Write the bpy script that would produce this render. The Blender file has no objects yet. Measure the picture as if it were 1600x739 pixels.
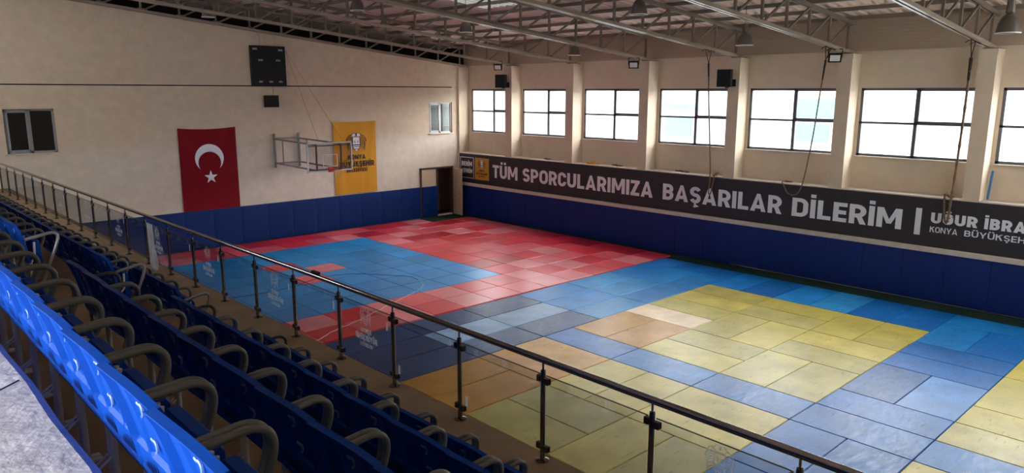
import bpy, math, random
from mathutils import Vector, Matrix
random.seed(7)
S = bpy.context.scene
COL = S.collection
PI = math.pi

# ------------------------------------------------------------------ camera, world, light, exposure
FPX, YAW, PITCH, ROLL = 1147.55, 0.751266, -0.19442, 0.00114
CAM = Vector((-18.68656, -11.42899, 5.58828))
def make_camera():
    f = Vector((math.sin(YAW)*math.cos(PITCH), math.cos(YAW)*math.cos(PITCH), math.sin(PITCH)))
    r0 = Vector((math.cos(YAW), -math.sin(YAW), 0)); u0 = r0.cross(f)
    r = math.cos(ROLL)*r0 + math.sin(ROLL)*u0
    u = -math.sin(ROLL)*r0 + math.cos(ROLL)*u0
    cam = bpy.data.cameras.new('camera'); o = bpy.data.objects.new('camera', cam); COL.objects.link(o)
    M = Matrix((r, u, -f)).transposed().to_4x4(); M.translation = CAM
    o.matrix_world = M
    cam.sensor_fit = 'HORIZONTAL'; cam.sensor_width = 36.0; cam.lens = 36.0*FPX/1600.0
    cam.clip_start = 0.05; cam.clip_end = 300
    S.camera = o
make_camera()
S.view_settings.view_transform = 'Standard'
S.view_settings.look = 'None'
S.view_settings.gamma = 1.0
S.view_settings.use_curve_mapping = False
S.view_settings.exposure = 0.0
SKY = 40.0
w = bpy.data.worlds.new('overcast'); S.world = w; w.use_nodes = True
w.node_tree.nodes['Background'].inputs[0].default_value = (0.96, 0.98, 1.0, 1)
w.node_tree.nodes['Background'].inputs[1].default_value = SKY
def overcast_gradient():
    # overcast sky: brighter overhead than at the horizon, pale ground below
    nt = w.node_tree; tc = nt.nodes.new('ShaderNodeTexCoord'); sp = nt.nodes.new('ShaderNodeSeparateXYZ')
    rp = nt.nodes.new('ShaderNodeValToRGB'); ad = nt.nodes.new('ShaderNodeMath'); ad.operation = 'MULTIPLY_ADD'; ad.inputs[1].default_value = .5; ad.inputs[2].default_value = .5
    e = rp.color_ramp.elements; e[0].position = 0; e[0].color = (.34,.35,.36,1); e[1].position = 1; e[1].color = (.97,.985,1,1)
    m = e.new(.48); m.color = (.36,.37,.38,1); m = e.new(.53); m.color = (.52,.53,.54,1)
    nt.links.new(tc.outputs['Generated'], sp.inputs[0]); nt.links.new(sp.outputs['Z'], ad.inputs[0]); nt.links.new(ad.outputs[0], rp.inputs[0])
    nt.links.new(rp.outputs[0], nt.nodes['Background'].inputs[0])
overcast_gradient()
def portal(name, loc, size_y, size_z, facing):
    l = bpy.data.lights.new(name, 'AREA'); l.shape = 'RECTANGLE'; l.size = size_y; l.size_y = size_z
    l.cycles.is_portal = True
    o = bpy.data.objects.new(name, l); COL.objects.link(o); o.location = loc
    o.rotation_euler = Vector(facing).to_track_quat('-Z', 'Z').to_euler()

# ------------------------------------------------------------------ materials
def mat(name, col, rough=0.6, metal=0.0, spec=0.5, bump=0.0, bscale=40.0, var=0.0, vscale=3.0, objcol=False, extra=None):
    m = bpy.data.materials.new(name); m.use_nodes = True
    nt = m.node_tree; b = nt.nodes['Principled BSDF']
    b.inputs['Base Color'].default_value = (*col, 1); b.inputs['Roughness'].default_value = rough
    b.inputs['Metallic'].default_value = metal; b.inputs['Specular IOR Level'].default_value = spec
    tc = nt.nodes.new('ShaderNodeTexCoord')
    src = None
    if objcol:
        oi = nt.nodes.new('ShaderNodeObjectInfo'); src = oi.outputs['Color']
    if var > 0:
        n = nt.nodes.new('ShaderNodeTexNoise'); n.inputs['Scale'].default_value = vscale; n.inputs['Detail'].default_value = 5
        nt.links.new(tc.outputs['Object'], n.inputs['Vector'])
        mr = nt.nodes.new('ShaderNodeMapRange'); mr.inputs[1].default_value = 0.25; mr.inputs[2].default_value = 0.75
        mr.inputs[3].default_value = 1-var; mr.inputs[4].default_value = 1+var
        nt.links.new(n.outputs['Fac'], mr.inputs[0])
        mx = nt.nodes.new('ShaderNodeVectorMath'); mx.operation = 'SCALE'
        if src: nt.links.new(src, mx.inputs[0])
        else: mx.inputs[0].default_value = col
        nt.links.new(mr.outputs[0], mx.inputs['Scale'])
        src = mx.outputs[0]
    if src: nt.links.new(src, b.inputs['Base Color'])
    if bump > 0:
        n2 = nt.nodes.new('ShaderNodeTexNoise'); n2.inputs['Scale'].default_value = bscale; n2.inputs['Detail'].default_value = 4
        nt.links.new(tc.outputs['Object'], n2.inputs['Vector'])
        bp = nt.nodes.new('ShaderNodeBump'); bp.inputs['Strength'].default_value = bump; bp.inputs['Distance'].default_value = 0.02
        nt.links.new(n2.outputs['Fac'], bp.inputs['Height']); nt.links.new(bp.outputs[0], b.inputs['Normal'])
    if extra: extra(nt, b, tc)
    return m

def glass_mat(name, tint, refl=1.0, rough=0.02):
    m = bpy.data.materials.new(name); m.use_nodes = True; nt = m.node_tree
    for n in list(nt.nodes): nt.nodes.remove(n)
    out = nt.nodes.new('ShaderNodeOutputMaterial'); t = nt.nodes.new('ShaderNodeBsdfTransparent'); t.inputs[0].default_value = (*tint, 1)
    g = nt.nodes.new('ShaderNodeBsdfGlossy'); g.inputs['Roughness'].default_value = rough
    fr = nt.nodes.new('ShaderNodeFresnel'); fr.inputs[0].default_value = 1.45
    ml = nt.nodes.new('ShaderNodeMath'); ml.operation = 'MULTIPLY'; ml.inputs[1].default_value = refl
    mx = nt.nodes.new('ShaderNodeMixShader')
    nt.links.new(fr.outputs[0], ml.inputs[0]); nt.links.new(ml.outputs[0], mx.inputs[0])
    nt.links.new(t.outputs[0], mx.inputs[1]); nt.links.new(g.outputs[0], mx.inputs[2]); nt.links.new(mx.outputs[0], out.inputs[0])
    return m

def thin_print(name, col, alpha):
    m = bpy.data.materials.new(name); m.use_nodes = True; nt = m.node_tree
    for n in list(nt.nodes): nt.nodes.remove(n)
    out = nt.nodes.new('ShaderNodeOutputMaterial'); t = nt.nodes.new('ShaderNodeBsdfTransparent')
    d = nt.nodes.new('ShaderNodeBsdfDiffuse'); d.inputs[0].default_value = (*col, 1)
    tl = nt.nodes.new('ShaderNodeBsdfTranslucent'); tl.inputs[0].default_value = (*col, 1)
    m1 = nt.nodes.new('ShaderNodeMixShader'); m1.inputs[0].default_value = 0.5
    mx = nt.nodes.new('ShaderNodeMixShader'); mx.inputs[0].default_value = alpha
    nt.links.new(d.outputs[0], m1.inputs[1]); nt.links.new(tl.outputs[0], m1.inputs[2])
    nt.links.new(t.outputs[0], mx.inputs[1]); nt.links.new(m1.outputs[0], mx.inputs[2]); nt.links.new(mx.outputs[0], out.inputs[0])
    return m

def scuff(nt, b, tc):
    # worn vinyl: fine leather grain, scuff streaks and uneven polish
    oi = nt.nodes.new('ShaderNodeObjectInfo')
    ad = nt.nodes.new('ShaderNodeVectorMath'); ad.operation = 'ADD'
    sc = nt.nodes.new('ShaderNodeVectorMath'); sc.operation = 'SCALE'; sc.inputs[0].default_value = (37, 91, 13)
    nt.links.new(oi.outputs['Random'], sc.inputs['Scale'])
    nt.links.new(tc.outputs['Object'], ad.inputs[0]); nt.links.new(sc.outputs[0], ad.inputs[1])
    mp = nt.nodes.new('ShaderNodeMapping'); mp.inputs['Scale'].default_value = (2.2, 9, 1); mp.inputs['Rotation'].default_value = (0, 0, 0.5)
    nt.links.new(ad.outputs[0], mp.inputs[0])
    n = nt.nodes.new('ShaderNodeTexNoise'); n.inputs['Scale'].default_value = 2.0; n.inputs['Detail'].default_value = 6; n.inputs['Roughness'].default_value = 0.65
    nt.links.new(mp.outputs[0], n.inputs['Vector'])
    r = nt.nodes.new('ShaderNodeMapRange'); r.inputs[1].default_value = 0.3; r.inputs[2].default_value = 0.72; r.inputs[3].default_value = 0.27; r.inputs[4].default_value = 0.46
    nt.links.new(n.outputs['Fac'], r.inputs[0]); nt.links.new(r.outputs[0], b.inputs['Roughness'])
    n3 = nt.nodes.new('ShaderNodeTexNoise'); n3.inputs['Scale'].default_value = 1.6; n3.inputs['Detail'].default_value = 3
    nt.links.new(ad.outputs[0], n3.inputs['Vector'])
    r3 = nt.nodes.new('ShaderNodeMapRange'); r3.inputs[1].default_value = 0.3; r3.inputs[2].default_value = 0.7; r3.inputs[3].default_value = 0.82; r3.inputs[4].default_value = 1.15
    nt.links.new(n3.outputs['Fac'], r3.inputs[0])
    # dark heel marks
    mp2 = nt.nodes.new('ShaderNodeMapping'); mp2.inputs['Scale'].default_value = (2.6, 24, 1); mp2.inputs['Rotation'].default_value = (0, 0, -0.35)
    nt.links.new(ad.outputs[0], mp2.inputs[0])
    n4 = nt.nodes.new('ShaderNodeTexNoise'); n4.inputs['Scale'].default_value = 1.4; n4.inputs['Detail'].default_value = 2
    nt.links.new(mp2.outputs[0], n4.inputs['Vector'])
    r4 = nt.nodes.new('ShaderNodeMapRange'); r4.inputs[1].default_value = 0.66; r4.inputs[2].default_value = 0.71; r4.inputs[3].default_value = 1.0; r4.inputs[4].default_value = 0.6
    nt.links.new(n4.outputs['Fac'], r4.inputs[0])
    mm = nt.nodes.new('ShaderNodeMath'); mm.operation = 'MULTIPLY'; nt.links.new(r3.outputs[0], mm.inputs[0]); nt.links.new(r4.outputs[0], mm.inputs[1])
    cs = nt.nodes.new('ShaderNodeVectorMath'); cs.operation = 'SCALE'
    nt.links.new(oi.outputs['Color'], cs.inputs[0]); nt.links.new(mm.outputs[0], cs.inputs['Scale'])
    nt.links.new(cs.outputs[0], b.inputs['Base Color'])
    bp = nt.nodes.new('ShaderNodeBump'); bp.inputs['Strength'].default_value = 0.25; bp.inputs['Distance'].default_value = 0.01
    nt.links.new(n.outputs['Fac'], bp.inputs['Height']); nt.links.new(bp.outputs[0], b.inputs['Normal'])

def tatami_grain(nt, b, tc):
    # ribbed foam tile: fine diamond grain
    oi = nt.nodes.new('ShaderNodeObjectInfo')
    wv = nt.nodes.new('ShaderNodeTexWave'); wv.inputs['Scale'].default_value = 14; wv.inputs['Distortion'].default_value = 0.4
    wv.bands_direction = 'DIAGONAL'
    nt.links.new(tc.outputs['Object'], wv.inputs['Vector'])
    bp = nt.nodes.new('ShaderNodeBump'); bp.inputs['Strength'].default_value = 0.12; bp.inputs['Distance'].default_value = 0.004
    nt.links.new(wv.outputs['Fac'], bp.inputs['Height']); nt.links.new(bp.outputs[0], b.inputs['Normal'])
    n = nt.nodes.new('ShaderNodeTexNoise'); n.inputs['Scale'].default_value = 0.9; n.inputs['Detail'].default_value = 4
    geo = nt.nodes.new('ShaderNodeNewGeometry'); nt.links.new(geo.outputs['Position'], n.inputs['Vector'])
    r3 = nt.nodes.new('ShaderNodeMapRange'); r3.inputs[1].default_value = 0.3; r3.inputs[2].default_value = 0.7; r3.inputs[3].default_value = 0.85; r3.inputs[4].default_value = 1.15
    nt.links.new(n.outputs['Fac'], r3.inputs[0])
    cs = nt.nodes.new('ShaderNodeVectorMath'); cs.operation = 'SCALE'
    nt.links.new(oi.outputs['Color'], cs.inputs[0]); nt.links.new(r3.outputs[0], cs.inputs['Scale'])
    nt.links.new(cs.outputs[0], b.inputs['Base Color'])

def two_tone(nt, b, tc):
    # wall paint: tan above, greyer cream repaint below 3.7 m, faint trowel mottling
    geo = nt.nodes.new('ShaderNodeNewGeometry'); sp = nt.nodes.new('ShaderNodeSeparateXYZ'); nt.links.new(geo.outputs['Position'], sp.inputs[0])
    n0 = nt.nodes.new('ShaderNodeTexNoise'); n0.inputs['Scale'].default_value = 0.6; nt.links.new(geo.outputs['Position'], n0.inputs['Vector'])
    a = nt.nodes.new('ShaderNodeMath'); a.operation = 'MULTIPLY_ADD'; a.inputs[1].default_value = 0.5; nt.links.new(n0.outputs['Fac'], a.inputs[0]); nt.links.new(sp.outputs['Z'], a.inputs[2])
    r = nt.nodes.new('ShaderNodeMapRange'); r.inputs[1].default_value = 3.7; r.inputs[2].default_value = 4.15; nt.links.new(a.outputs[0], r.inputs[0])
    mx = nt.nodes.new('ShaderNodeMix'); mx.data_type = 'RGBA'; nt.links.new(r.outputs[0], mx.inputs['Factor'])
    mx.inputs['A'].default_value = (0.70, 0.615, 0.515, 1); mx.inputs['B'].default_value = (0.66, 0.54, 0.405, 1)
    n = nt.nodes.new('ShaderNodeTexNoise'); n.inputs['Scale'].default_value = 4; n.inputs['Detail'].default_value = 6; nt.links.new(geo.outputs['Position'], n.inputs['Vector'])
    r3 = nt.nodes.new('ShaderNodeMapRange'); r3.inputs[1].default_value = 0.3; r3.inputs[2].default_value = 0.7; r3.inputs[3].default_value = 0.93; r3.inputs[4].default_value = 1.05
    nt.links.new(n.outputs['Fac'], r3.inputs[0])
    cs = nt.nodes.new('ShaderNodeVectorMath'); cs.operation = 'SCALE'
    nt.links.new(mx.outputs['Result'], cs.inputs[0]); nt.links.new(r3.outputs[0], cs.inputs['Scale']); nt.links.new(cs.outputs[0], b.inputs['Base Color'])

M = {
 'wall': mat('plaster_two_tone', (0.6,0.5,0.4), 0.9, spec=0.2, extra=two_tone),
 'cream': mat('plaster_cream', (0.66,0.55,0.42), 0.9, spec=0.2, var=0.05, vscale=3),
 'ledge': mat('ledge_concrete', (0.60,0.53,0.45), 0.9, spec=0.2, var=0.12, vscale=5),
 'clad': mat('cladding_tan', (0.46,0.36,0.27), 0.7, spec=0.2),
 'roof': mat('roof_sheet', (0.74,0.60,0.51), 0.55, spec=0.4, var=0.08, vscale=1.5),
 'steel': mat('painted_steel', (0.20,0.165,0.13), 0.5, spec=0.4),
 'chord': mat('chord_steel', (0.34,0.29,0.23), 0.2, spec=1.0),  # lighter than the web steel: window glints partly put into the colour
 'dark': mat('dark_void', (0.03,0.025,0.022), 0.9, spec=0.1),
 'floor': mat('hall_floor', (0.012,0.035,0.022), 0.6, spec=0.3, var=0.2),
 'tier': mat('tier_floor', (0.25,0.17,0.098), 0.75, spec=0.3, bump=0.2, bscale=20, var=0.2, vscale=3),
 'slab': mat('raw_concrete', (0.36,0.35,0.375), 0.85, spec=0.3, bump=0.6, bscale=18, var=0.22, vscale=6),
 'padR': mat('vinyl_pad_navy', (0.004,0.020,0.15), 0.5, spec=0.25, bump=0.3, bscale=4.5),
 'padB': mat('vinyl_pad_blue', (0.002,0.024,0.145), 0.5, spec=0.2, bump=0.1, bscale=3.0),
 'judo': mat('judo_vinyl', (0.2,0.2,0.2), 0.4, spec=0.18, extra=scuff),
 'tile': mat('foam_tile', (0.2,0.2,0.2), 0.31, spec=0.55, extra=tatami_grain),
 'banner': mat('banner_vinyl', (0.027,0.022,0.028), 0.55, spec=0.4),
 'white': mat('white_print', (0.80,0.80,0.84), 0.6, spec=0.3),
 'yprint': mat('amber_print', (0.55,0.27,0.03), 0.6, spec=0.3),
 'black': mat('black_print', (0.012,0.011,0.012), 0.6, spec=0.3),
 'grey': mat('crest_print', (0.035,0.035,0.042), 0.6, spec=0.3),
 'red': mat('flag_red', (0.20,0.004,0.010), 0.8, spec=0.2),
 'yellow': mat('flag_yellow', (0.62,0.29,0.02), 0.75, spec=0.25),
 'alu': mat('aluminium_frame', (0.10,0.105,0.12), 0.4, spec=0.5),
 'upvc': mat('white_upvc', (0.68,0.68,0.68), 0.4),
 'greyframe': mat('grey_upvc', (0.28,0.29,0.30), 0.4),
 'blackplastic': mat('black_plastic', (0.008,0.008,0.009), 0.5, spec=0.2),
 'brownbox': mat('brown_plastic', (0.014,0.007,0.007), 0.5, spec=0.2),
 'wood': mat('door_frame_brown', (0.06,0.035,0.022), 0.5),
 'doorpanel': mat('door_panel_cream', (0.60,0.47,0.34), 0.6),
 'galv': mat('grey_tube', (0.22,0.20,0.195), 0.45, spec=0.5),
 'whitepaint': mat('white_tube', (0.55,0.54,0.54), 0.5),
 'rimred': mat('rim_red', (0.40,0.015,0.012), 0.45),
 'rope': mat('rope_fibre', (0.20,0.13,0.09), 0.9, spec=0.1, var=0.35, vscale=25),
 'ropedark': mat('strap_dark', (0.035,0.025,0.022), 0.8, spec=0.2),
 'stay': mat('stay_wire', (0.22,0.10,0.08), 0.6),
 'net': mat('net_cord', (0.5,0.45,0.4), 0.9, spec=0.1),
 'lampmetal': mat('lamp_metal', (0.16,0.14,0.12), 0.38, metal=0.4),
 'rimwhite': mat('lamp_rim', (0.75,0.74,0.72), 0.35),
 'lens': mat('flood_lens', (0.75,0.74,0.73), 0.35),
 'chrome': mat('stainless', (0.31,0.30,0.31), 0.13, metal=1.0),
 'chromedark': mat('stainless_dull', (0.24,0.225,0.21), 0.17, metal=1.0),
 'clamp': mat('clamp_dark', (0.05,0.045,0.04), 0.4, metal=0.6),
 'seat': mat('seat_blue_plastic', (0.0015,0.050,0.33), 0.5, spec=0.15),
 'seatdark': mat('seat_slot_blue', (0.003,0.022,0.16), 0.5, spec=0.3),
 'hook': mat('seat_hook', (0.10,0.19,0.46), 0.35),  # paler than the seat: the hooks' highlights are put into the colour
 'arm': mat('arm_taupe_paint', (0.115,0.122,0.110), 0.38, spec=0.5),
 'silver': mat('silver_tube', (0.55,0.56,0.57), 0.35, metal=0.6),
 'legpaint': mat('leg_grey_paint', (0.62,0.63,0.64), 0.4, spec=0.5),
 'pipeblue': mat('pipe_blue', (0.03,0.16,0.42), 0.5),
 'orange': mat('orange_cord', (0.62,0.26,0.02), 0.7),
 'debris': mat('dusty_scrap', (0.10,0.085,0.07), 0.9),
 'cloth': mat('pale_cloth', (0.72,0.77,0.82), 0.9, spec=0.1, var=0.25, vscale=5),
 'facade': mat('facade_render', (0.12,0.12,0.122), 0.9),
 'cyan': mat('facade_cyan', (0.028,0.085,0.09), 0.7),
 'niche': mat('stairwell_paint', (0.07,0.08,0.078), 0.9),
 'string': mat('white_string', (0.70,0.68,0.64), 0.8),
 'translucent': None,
}
M['pane'] = glass_mat('window_glass', (0.97,0.98,0.98), 0.6)
M['railglass'] = glass_mat('tinted_rail_glass', (0.86,0.87,0.89), 0.22)
M['boardglass'] = glass_mat('backboard_acrylic', (0.86,0.85,0.85), 0.8)
M['darkglass'] = mat('dark_glass', (0.006,0.005,0.007), 0.08, spec=0.5)
M['decal'] = thin_print('frosted_decal', (0.95,0.96,0.98), 0.95)
M['white_mark'] = thin_print('pale_mark', (0.85,0.86,0.86), 0.85)
M['translucent'] = thin_print('rooflight_sheet', (0.035,0.034,0.032), 1.0)

# ------------------------------------------------------------------ mesh helpers
WL = {}
def ordn(n):
    o = ['','first','second','third','fourth','fifth','sixth','seventh','eighth','ninth','tenth','eleventh','twelfth','thirteenth','fourteenth','fifteenth','sixteenth','seventeenth','eighteenth','nineteenth']
    if n < 20: return o[n]
    t = {2:'twent',3:'thirt',4:'fort'}[n//10]
    return t+'ieth' if n % 10 == 0 else t+'y-'+o[n % 10]

class G:
    def __init__(s): s.v = []; s.f = []; s.m = []
    def add(s, vs, fs, mi=0):
        k = len(s.v); s.v += [tuple(p) for p in vs]
        s.f += [tuple(i+k for i in f) for f in fs]; s.m += [mi]*len(fs); return s
    def box(s, x0, x1, y0, y1, z0, z1, mi=0):
        if x0 > x1: x0, x1 = x1, x0
        if y0 > y1: y0, y1 = y1, y0
        if z0 > z1: z0, z1 = z1, z0
        return s.add([(x0,y0,z0),(x1,y0,z0),(x1,y1,z0),(x0,y1,z0),(x0,y0,z1),(x1,y0,z1),(x1,y1,z1),(x0,y1,z1)],
            [(0,3,2,1),(4,5,6,7),(0,1,5,4),(1,2,6,5),(2,3,7,6),(3,0,4,7)], mi)
    def cbox(s, x0, x1, y0, y1, z0, z1, c, mi=0):   # box with chamfered top and vertical edges
        def ring(d, z):
            a, b, e, f = x0+d, x1-d, y0+d, y1-d
            q = c
            return [(a+q,e,z),(b-q,e,z),(b,e+q,z),(b,f-q,z),(b-q,f,z),(a+q,f,z),(a,f-q,z),(a,e+q,z)]
        R = [ring(0,z0), ring(0,z1-c), ring(c,z1)]
        vs = [p for r in R for p in r]; fs = [tuple(range(7,-1,-1)), tuple(range(16,24))]
        for k in (0,8):
            for i in range(8): j = (i+1) % 8; fs.append((k+i,k+j,k+8+j,k+8+i))
        return s.add(vs, fs, mi)
    def bar(s, p, q, a, b, up=(0,0,1), mi=0):       # rectangular bar p->q, a across, b along up
        p, q, up = Vector(p), Vector(q), Vector(up); d = (q-p).normalized()
        x = d.cross(up)
        if x.length < 1e-6: x = d.cross(Vector((1,0,0)))
        x.normalize(); y = x.cross(d).normalized(); x *= a/2; y *= b/2
        vs = [p-x-y,p+x-y,p+x+y,p-x+y,q-x-y,q+x-y,q+x+y,q-x+y]
        return s.add(vs, [(0,1,2,3),(7,6,5,4),(0,4,5,1),(1,5,6,2),(2,6,7,3),(3,7,4,0)], mi)
    def tube(s, pts, r, n=8, mi=0, cap=True):
        P = [Vector(p) for p in pts]; t0 = (P[1]-P[0]).normalized()
        x = t0.cross(Vector((0,0,1)));
        if x.length < 1e-4: x = t0.cross(Vector((0,1,0)))
        x.normalize(); vs = []
        for i, p in enumerate(P):
            t = (P[min(i+1,len(P)-1)]-P[max(i-1,0)]).normalized()
            x = (x - t*x.dot(t)).normalized(); y = t.cross(x)
            rr = r[i] if isinstance(r, (list, tuple)) else r
            for k in range(n):
                a = 2*PI*k/n; vs.append(p + x*(rr*math.cos(a)) + y*(rr*math.sin(a)))
        fs = []
        for i in range(len(P)-1):
            for k in range(n): j = (k+1) % n; fs.append((i*n+k, i*n+j, (i+1)*n+j, (i+1)*n+k))
        if cap: fs += [tuple(range(n-1,-1,-1)), tuple(range((len(P)-1)*n, len(P)*n))]
        return s.add(vs, fs, mi)
    def lathe(s, prof, c, n=24, mi=0):              # profile of (r, z) about a vertical axis
        vs = []; fs = []
        for r, z in prof:
            for k in range(n): a = 2*PI*k/n; vs.append((c[0]+r*math.cos(a), c[1]+r*math.sin(a), c[2]+z))
        for i in range(len(prof)-1):
            for k in range(n): j = (k+1) % n; fs.append((i*n+k, i*n+j, (i+1)*n+j, (i+1)*n+k))
        return s.add(vs, fs, mi)
    def prism(s, poly, f3, d, mi=0):                # 2D polygon mapped by f3, thickened by vector d
        d = Vector(d); n = len(poly); a = [Vector(f3(*p)) for p in poly]
        vs = a + [p+d for p in a]
        fs = [tuple(range(n)), tuple(range(2*n-1, n-1, -1))] + [(i,i+n,(i+1) % n+n,(i+1) % n) for i in range(n)]
        return s.add(vs, fs, mi)
    def flat(s, poly, f3, mi=0):
        return s.add([f3(*p) for p in poly], [tuple(range(len(poly)))], mi)
    def holes(s, U, Vv, holes, f3, d, mi=0):        # slab U x V with rectangular openings, thickness vector d
        us = sorted(set([U[0],U[1]]+[h[0] for h in holes]+[h[1] for h in holes])); vs_ = sorted(set([Vv[0],Vv[1]]+[h[2] for h in holes]+[h[3] for h in holes]))
        us = [u for u in us if U[0] <= u <= U[1]]; vs_ = [v for v in vs_ if Vv[0] <= v <= Vv[1]]
        nu, nv = len(us)-1, len(vs_)-1
        def solid(i, j):
            if i < 0 or j < 0 or i >= nu or j >= nv: return False
            cu, cv = (us[i]+us[i+1])/2, (vs_[j]+vs_[j+1])/2
            return not any(h[0] < cu < h[1] and h[2] < cv < h[3] for h in holes)
        d = Vector(d)
        for i in range(nu):
            for j in range(nv):
                if not solid(i,j): continue
                c = [Vector(f3(us[i],vs_[j])),Vector(f3(us[i+1],vs_[j])),Vector(f3(us[i+1],vs_[j+1])),Vector(f3(us[i],vs_[j+1]))]
                s.add(c, [(0,1,2,3)], mi); s.add([p+d for p in c], [(3,2,1,0)], mi)
                for (di,dj,a,b) in ((0,-1,0,1),(1,0,1,2),(0,1,2,3),(-1,0,3,0)):
                    if not solid(i+di,j+dj): s.add([c[a],c[b],c[b]+d,c[a]+d], [(0,3,2,1)], mi)
        return s
    def build(s, name, m, parent=None, smooth=False, org=None, angle=35):
        me = bpy.data.meshes.new(name)
        if parent is not None: o0 = WL[parent.name]
        elif org is not None: o0 = Vector(org)
        else: o0 = Vector((0,0,0))
        me.from_pydata([tuple(Vector(p)-o0) for p in s.v], [], s.f)
        for mm in (m if isinstance(m, (list,tuple)) else [m]): me.materials.append(mm)
        if len(me.materials) > 1: me.polygons.foreach_set('material_index', s.m)
        if smooth:
            me.polygons.foreach_set('use_smooth', [True]*len(me.polygons)); me.set_sharp_from_angle(angle=math.radians(angle))
        me.update()
        o = bpy.data.objects.new(name, me); COL.objects.link(o)
        if parent is not None: o.parent = parent
        else: o.location = o0
        WL[o.name] = o0.copy()
        return o

def tag(o, label, cat, group=None, kind=None):
    o['label'] = label; o['category'] = cat
    if group: o['group'] = group
    if kind: o['kind'] = kind
    return o
def thing(name, loc, label, cat, group=None, kind=None):
    o = bpy.data.objects.new(name, None); COL.objects.link(o); o.location = loc; o.empty_display_size = 0.2
    WL[o.name] = Vector(loc); return tag(o, label, cat, group, kind)
def struct(o, label, cat): return tag(o, label, cat, None, 'structure')
def copy_tree(o, parent=None):
    c = o.copy(); COL.objects.link(c)
    if parent is not None: c.parent = parent
    for ch in list(o.children): copy_tree(ch, c)
    return c

# ------------------------------------------------------------------ stroke lettering (cap height 1)
def off_poly(pts, t):
    P = [Vector(p) for p in pts]; n = len(P); Lf = []; Rt = []
    for i in range(n):
        d0 = (P[i]-P[i-1]).normalized() if i else None
        d1 = (P[i+1]-P[i]).normalized() if i < n-1 else None
        if d0 is None: d0 = d1
        if d1 is None: d1 = d0
        nn = Vector((-(d0.y+d1.y), d0.x+d1.x))
        if nn.length < 1e-6: nn = Vector((-d0.y, d0.x))
        nn.normalize(); c = max(0.45, nn.dot(Vector((-d0.y, d0.x))))
        Lf.append(P[i]+nn*(t/2/c)); Rt.append(P[i]-nn*(t/2/c))
    return [[tuple(Lf[i]), tuple(Rt[i]), tuple(Rt[i+1]), tuple(Lf[i+1])] for i in range(n-1)]
def arc(cx, cy, rx, ry, a0, a1, n=8):
    return [(cx+rx*math.cos(math.radians(a0+(a1-a0)*i/n)), cy+ry*math.sin(math.radians(a0+(a1-a0)*i/n))) for i in range(n+1)]
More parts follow.
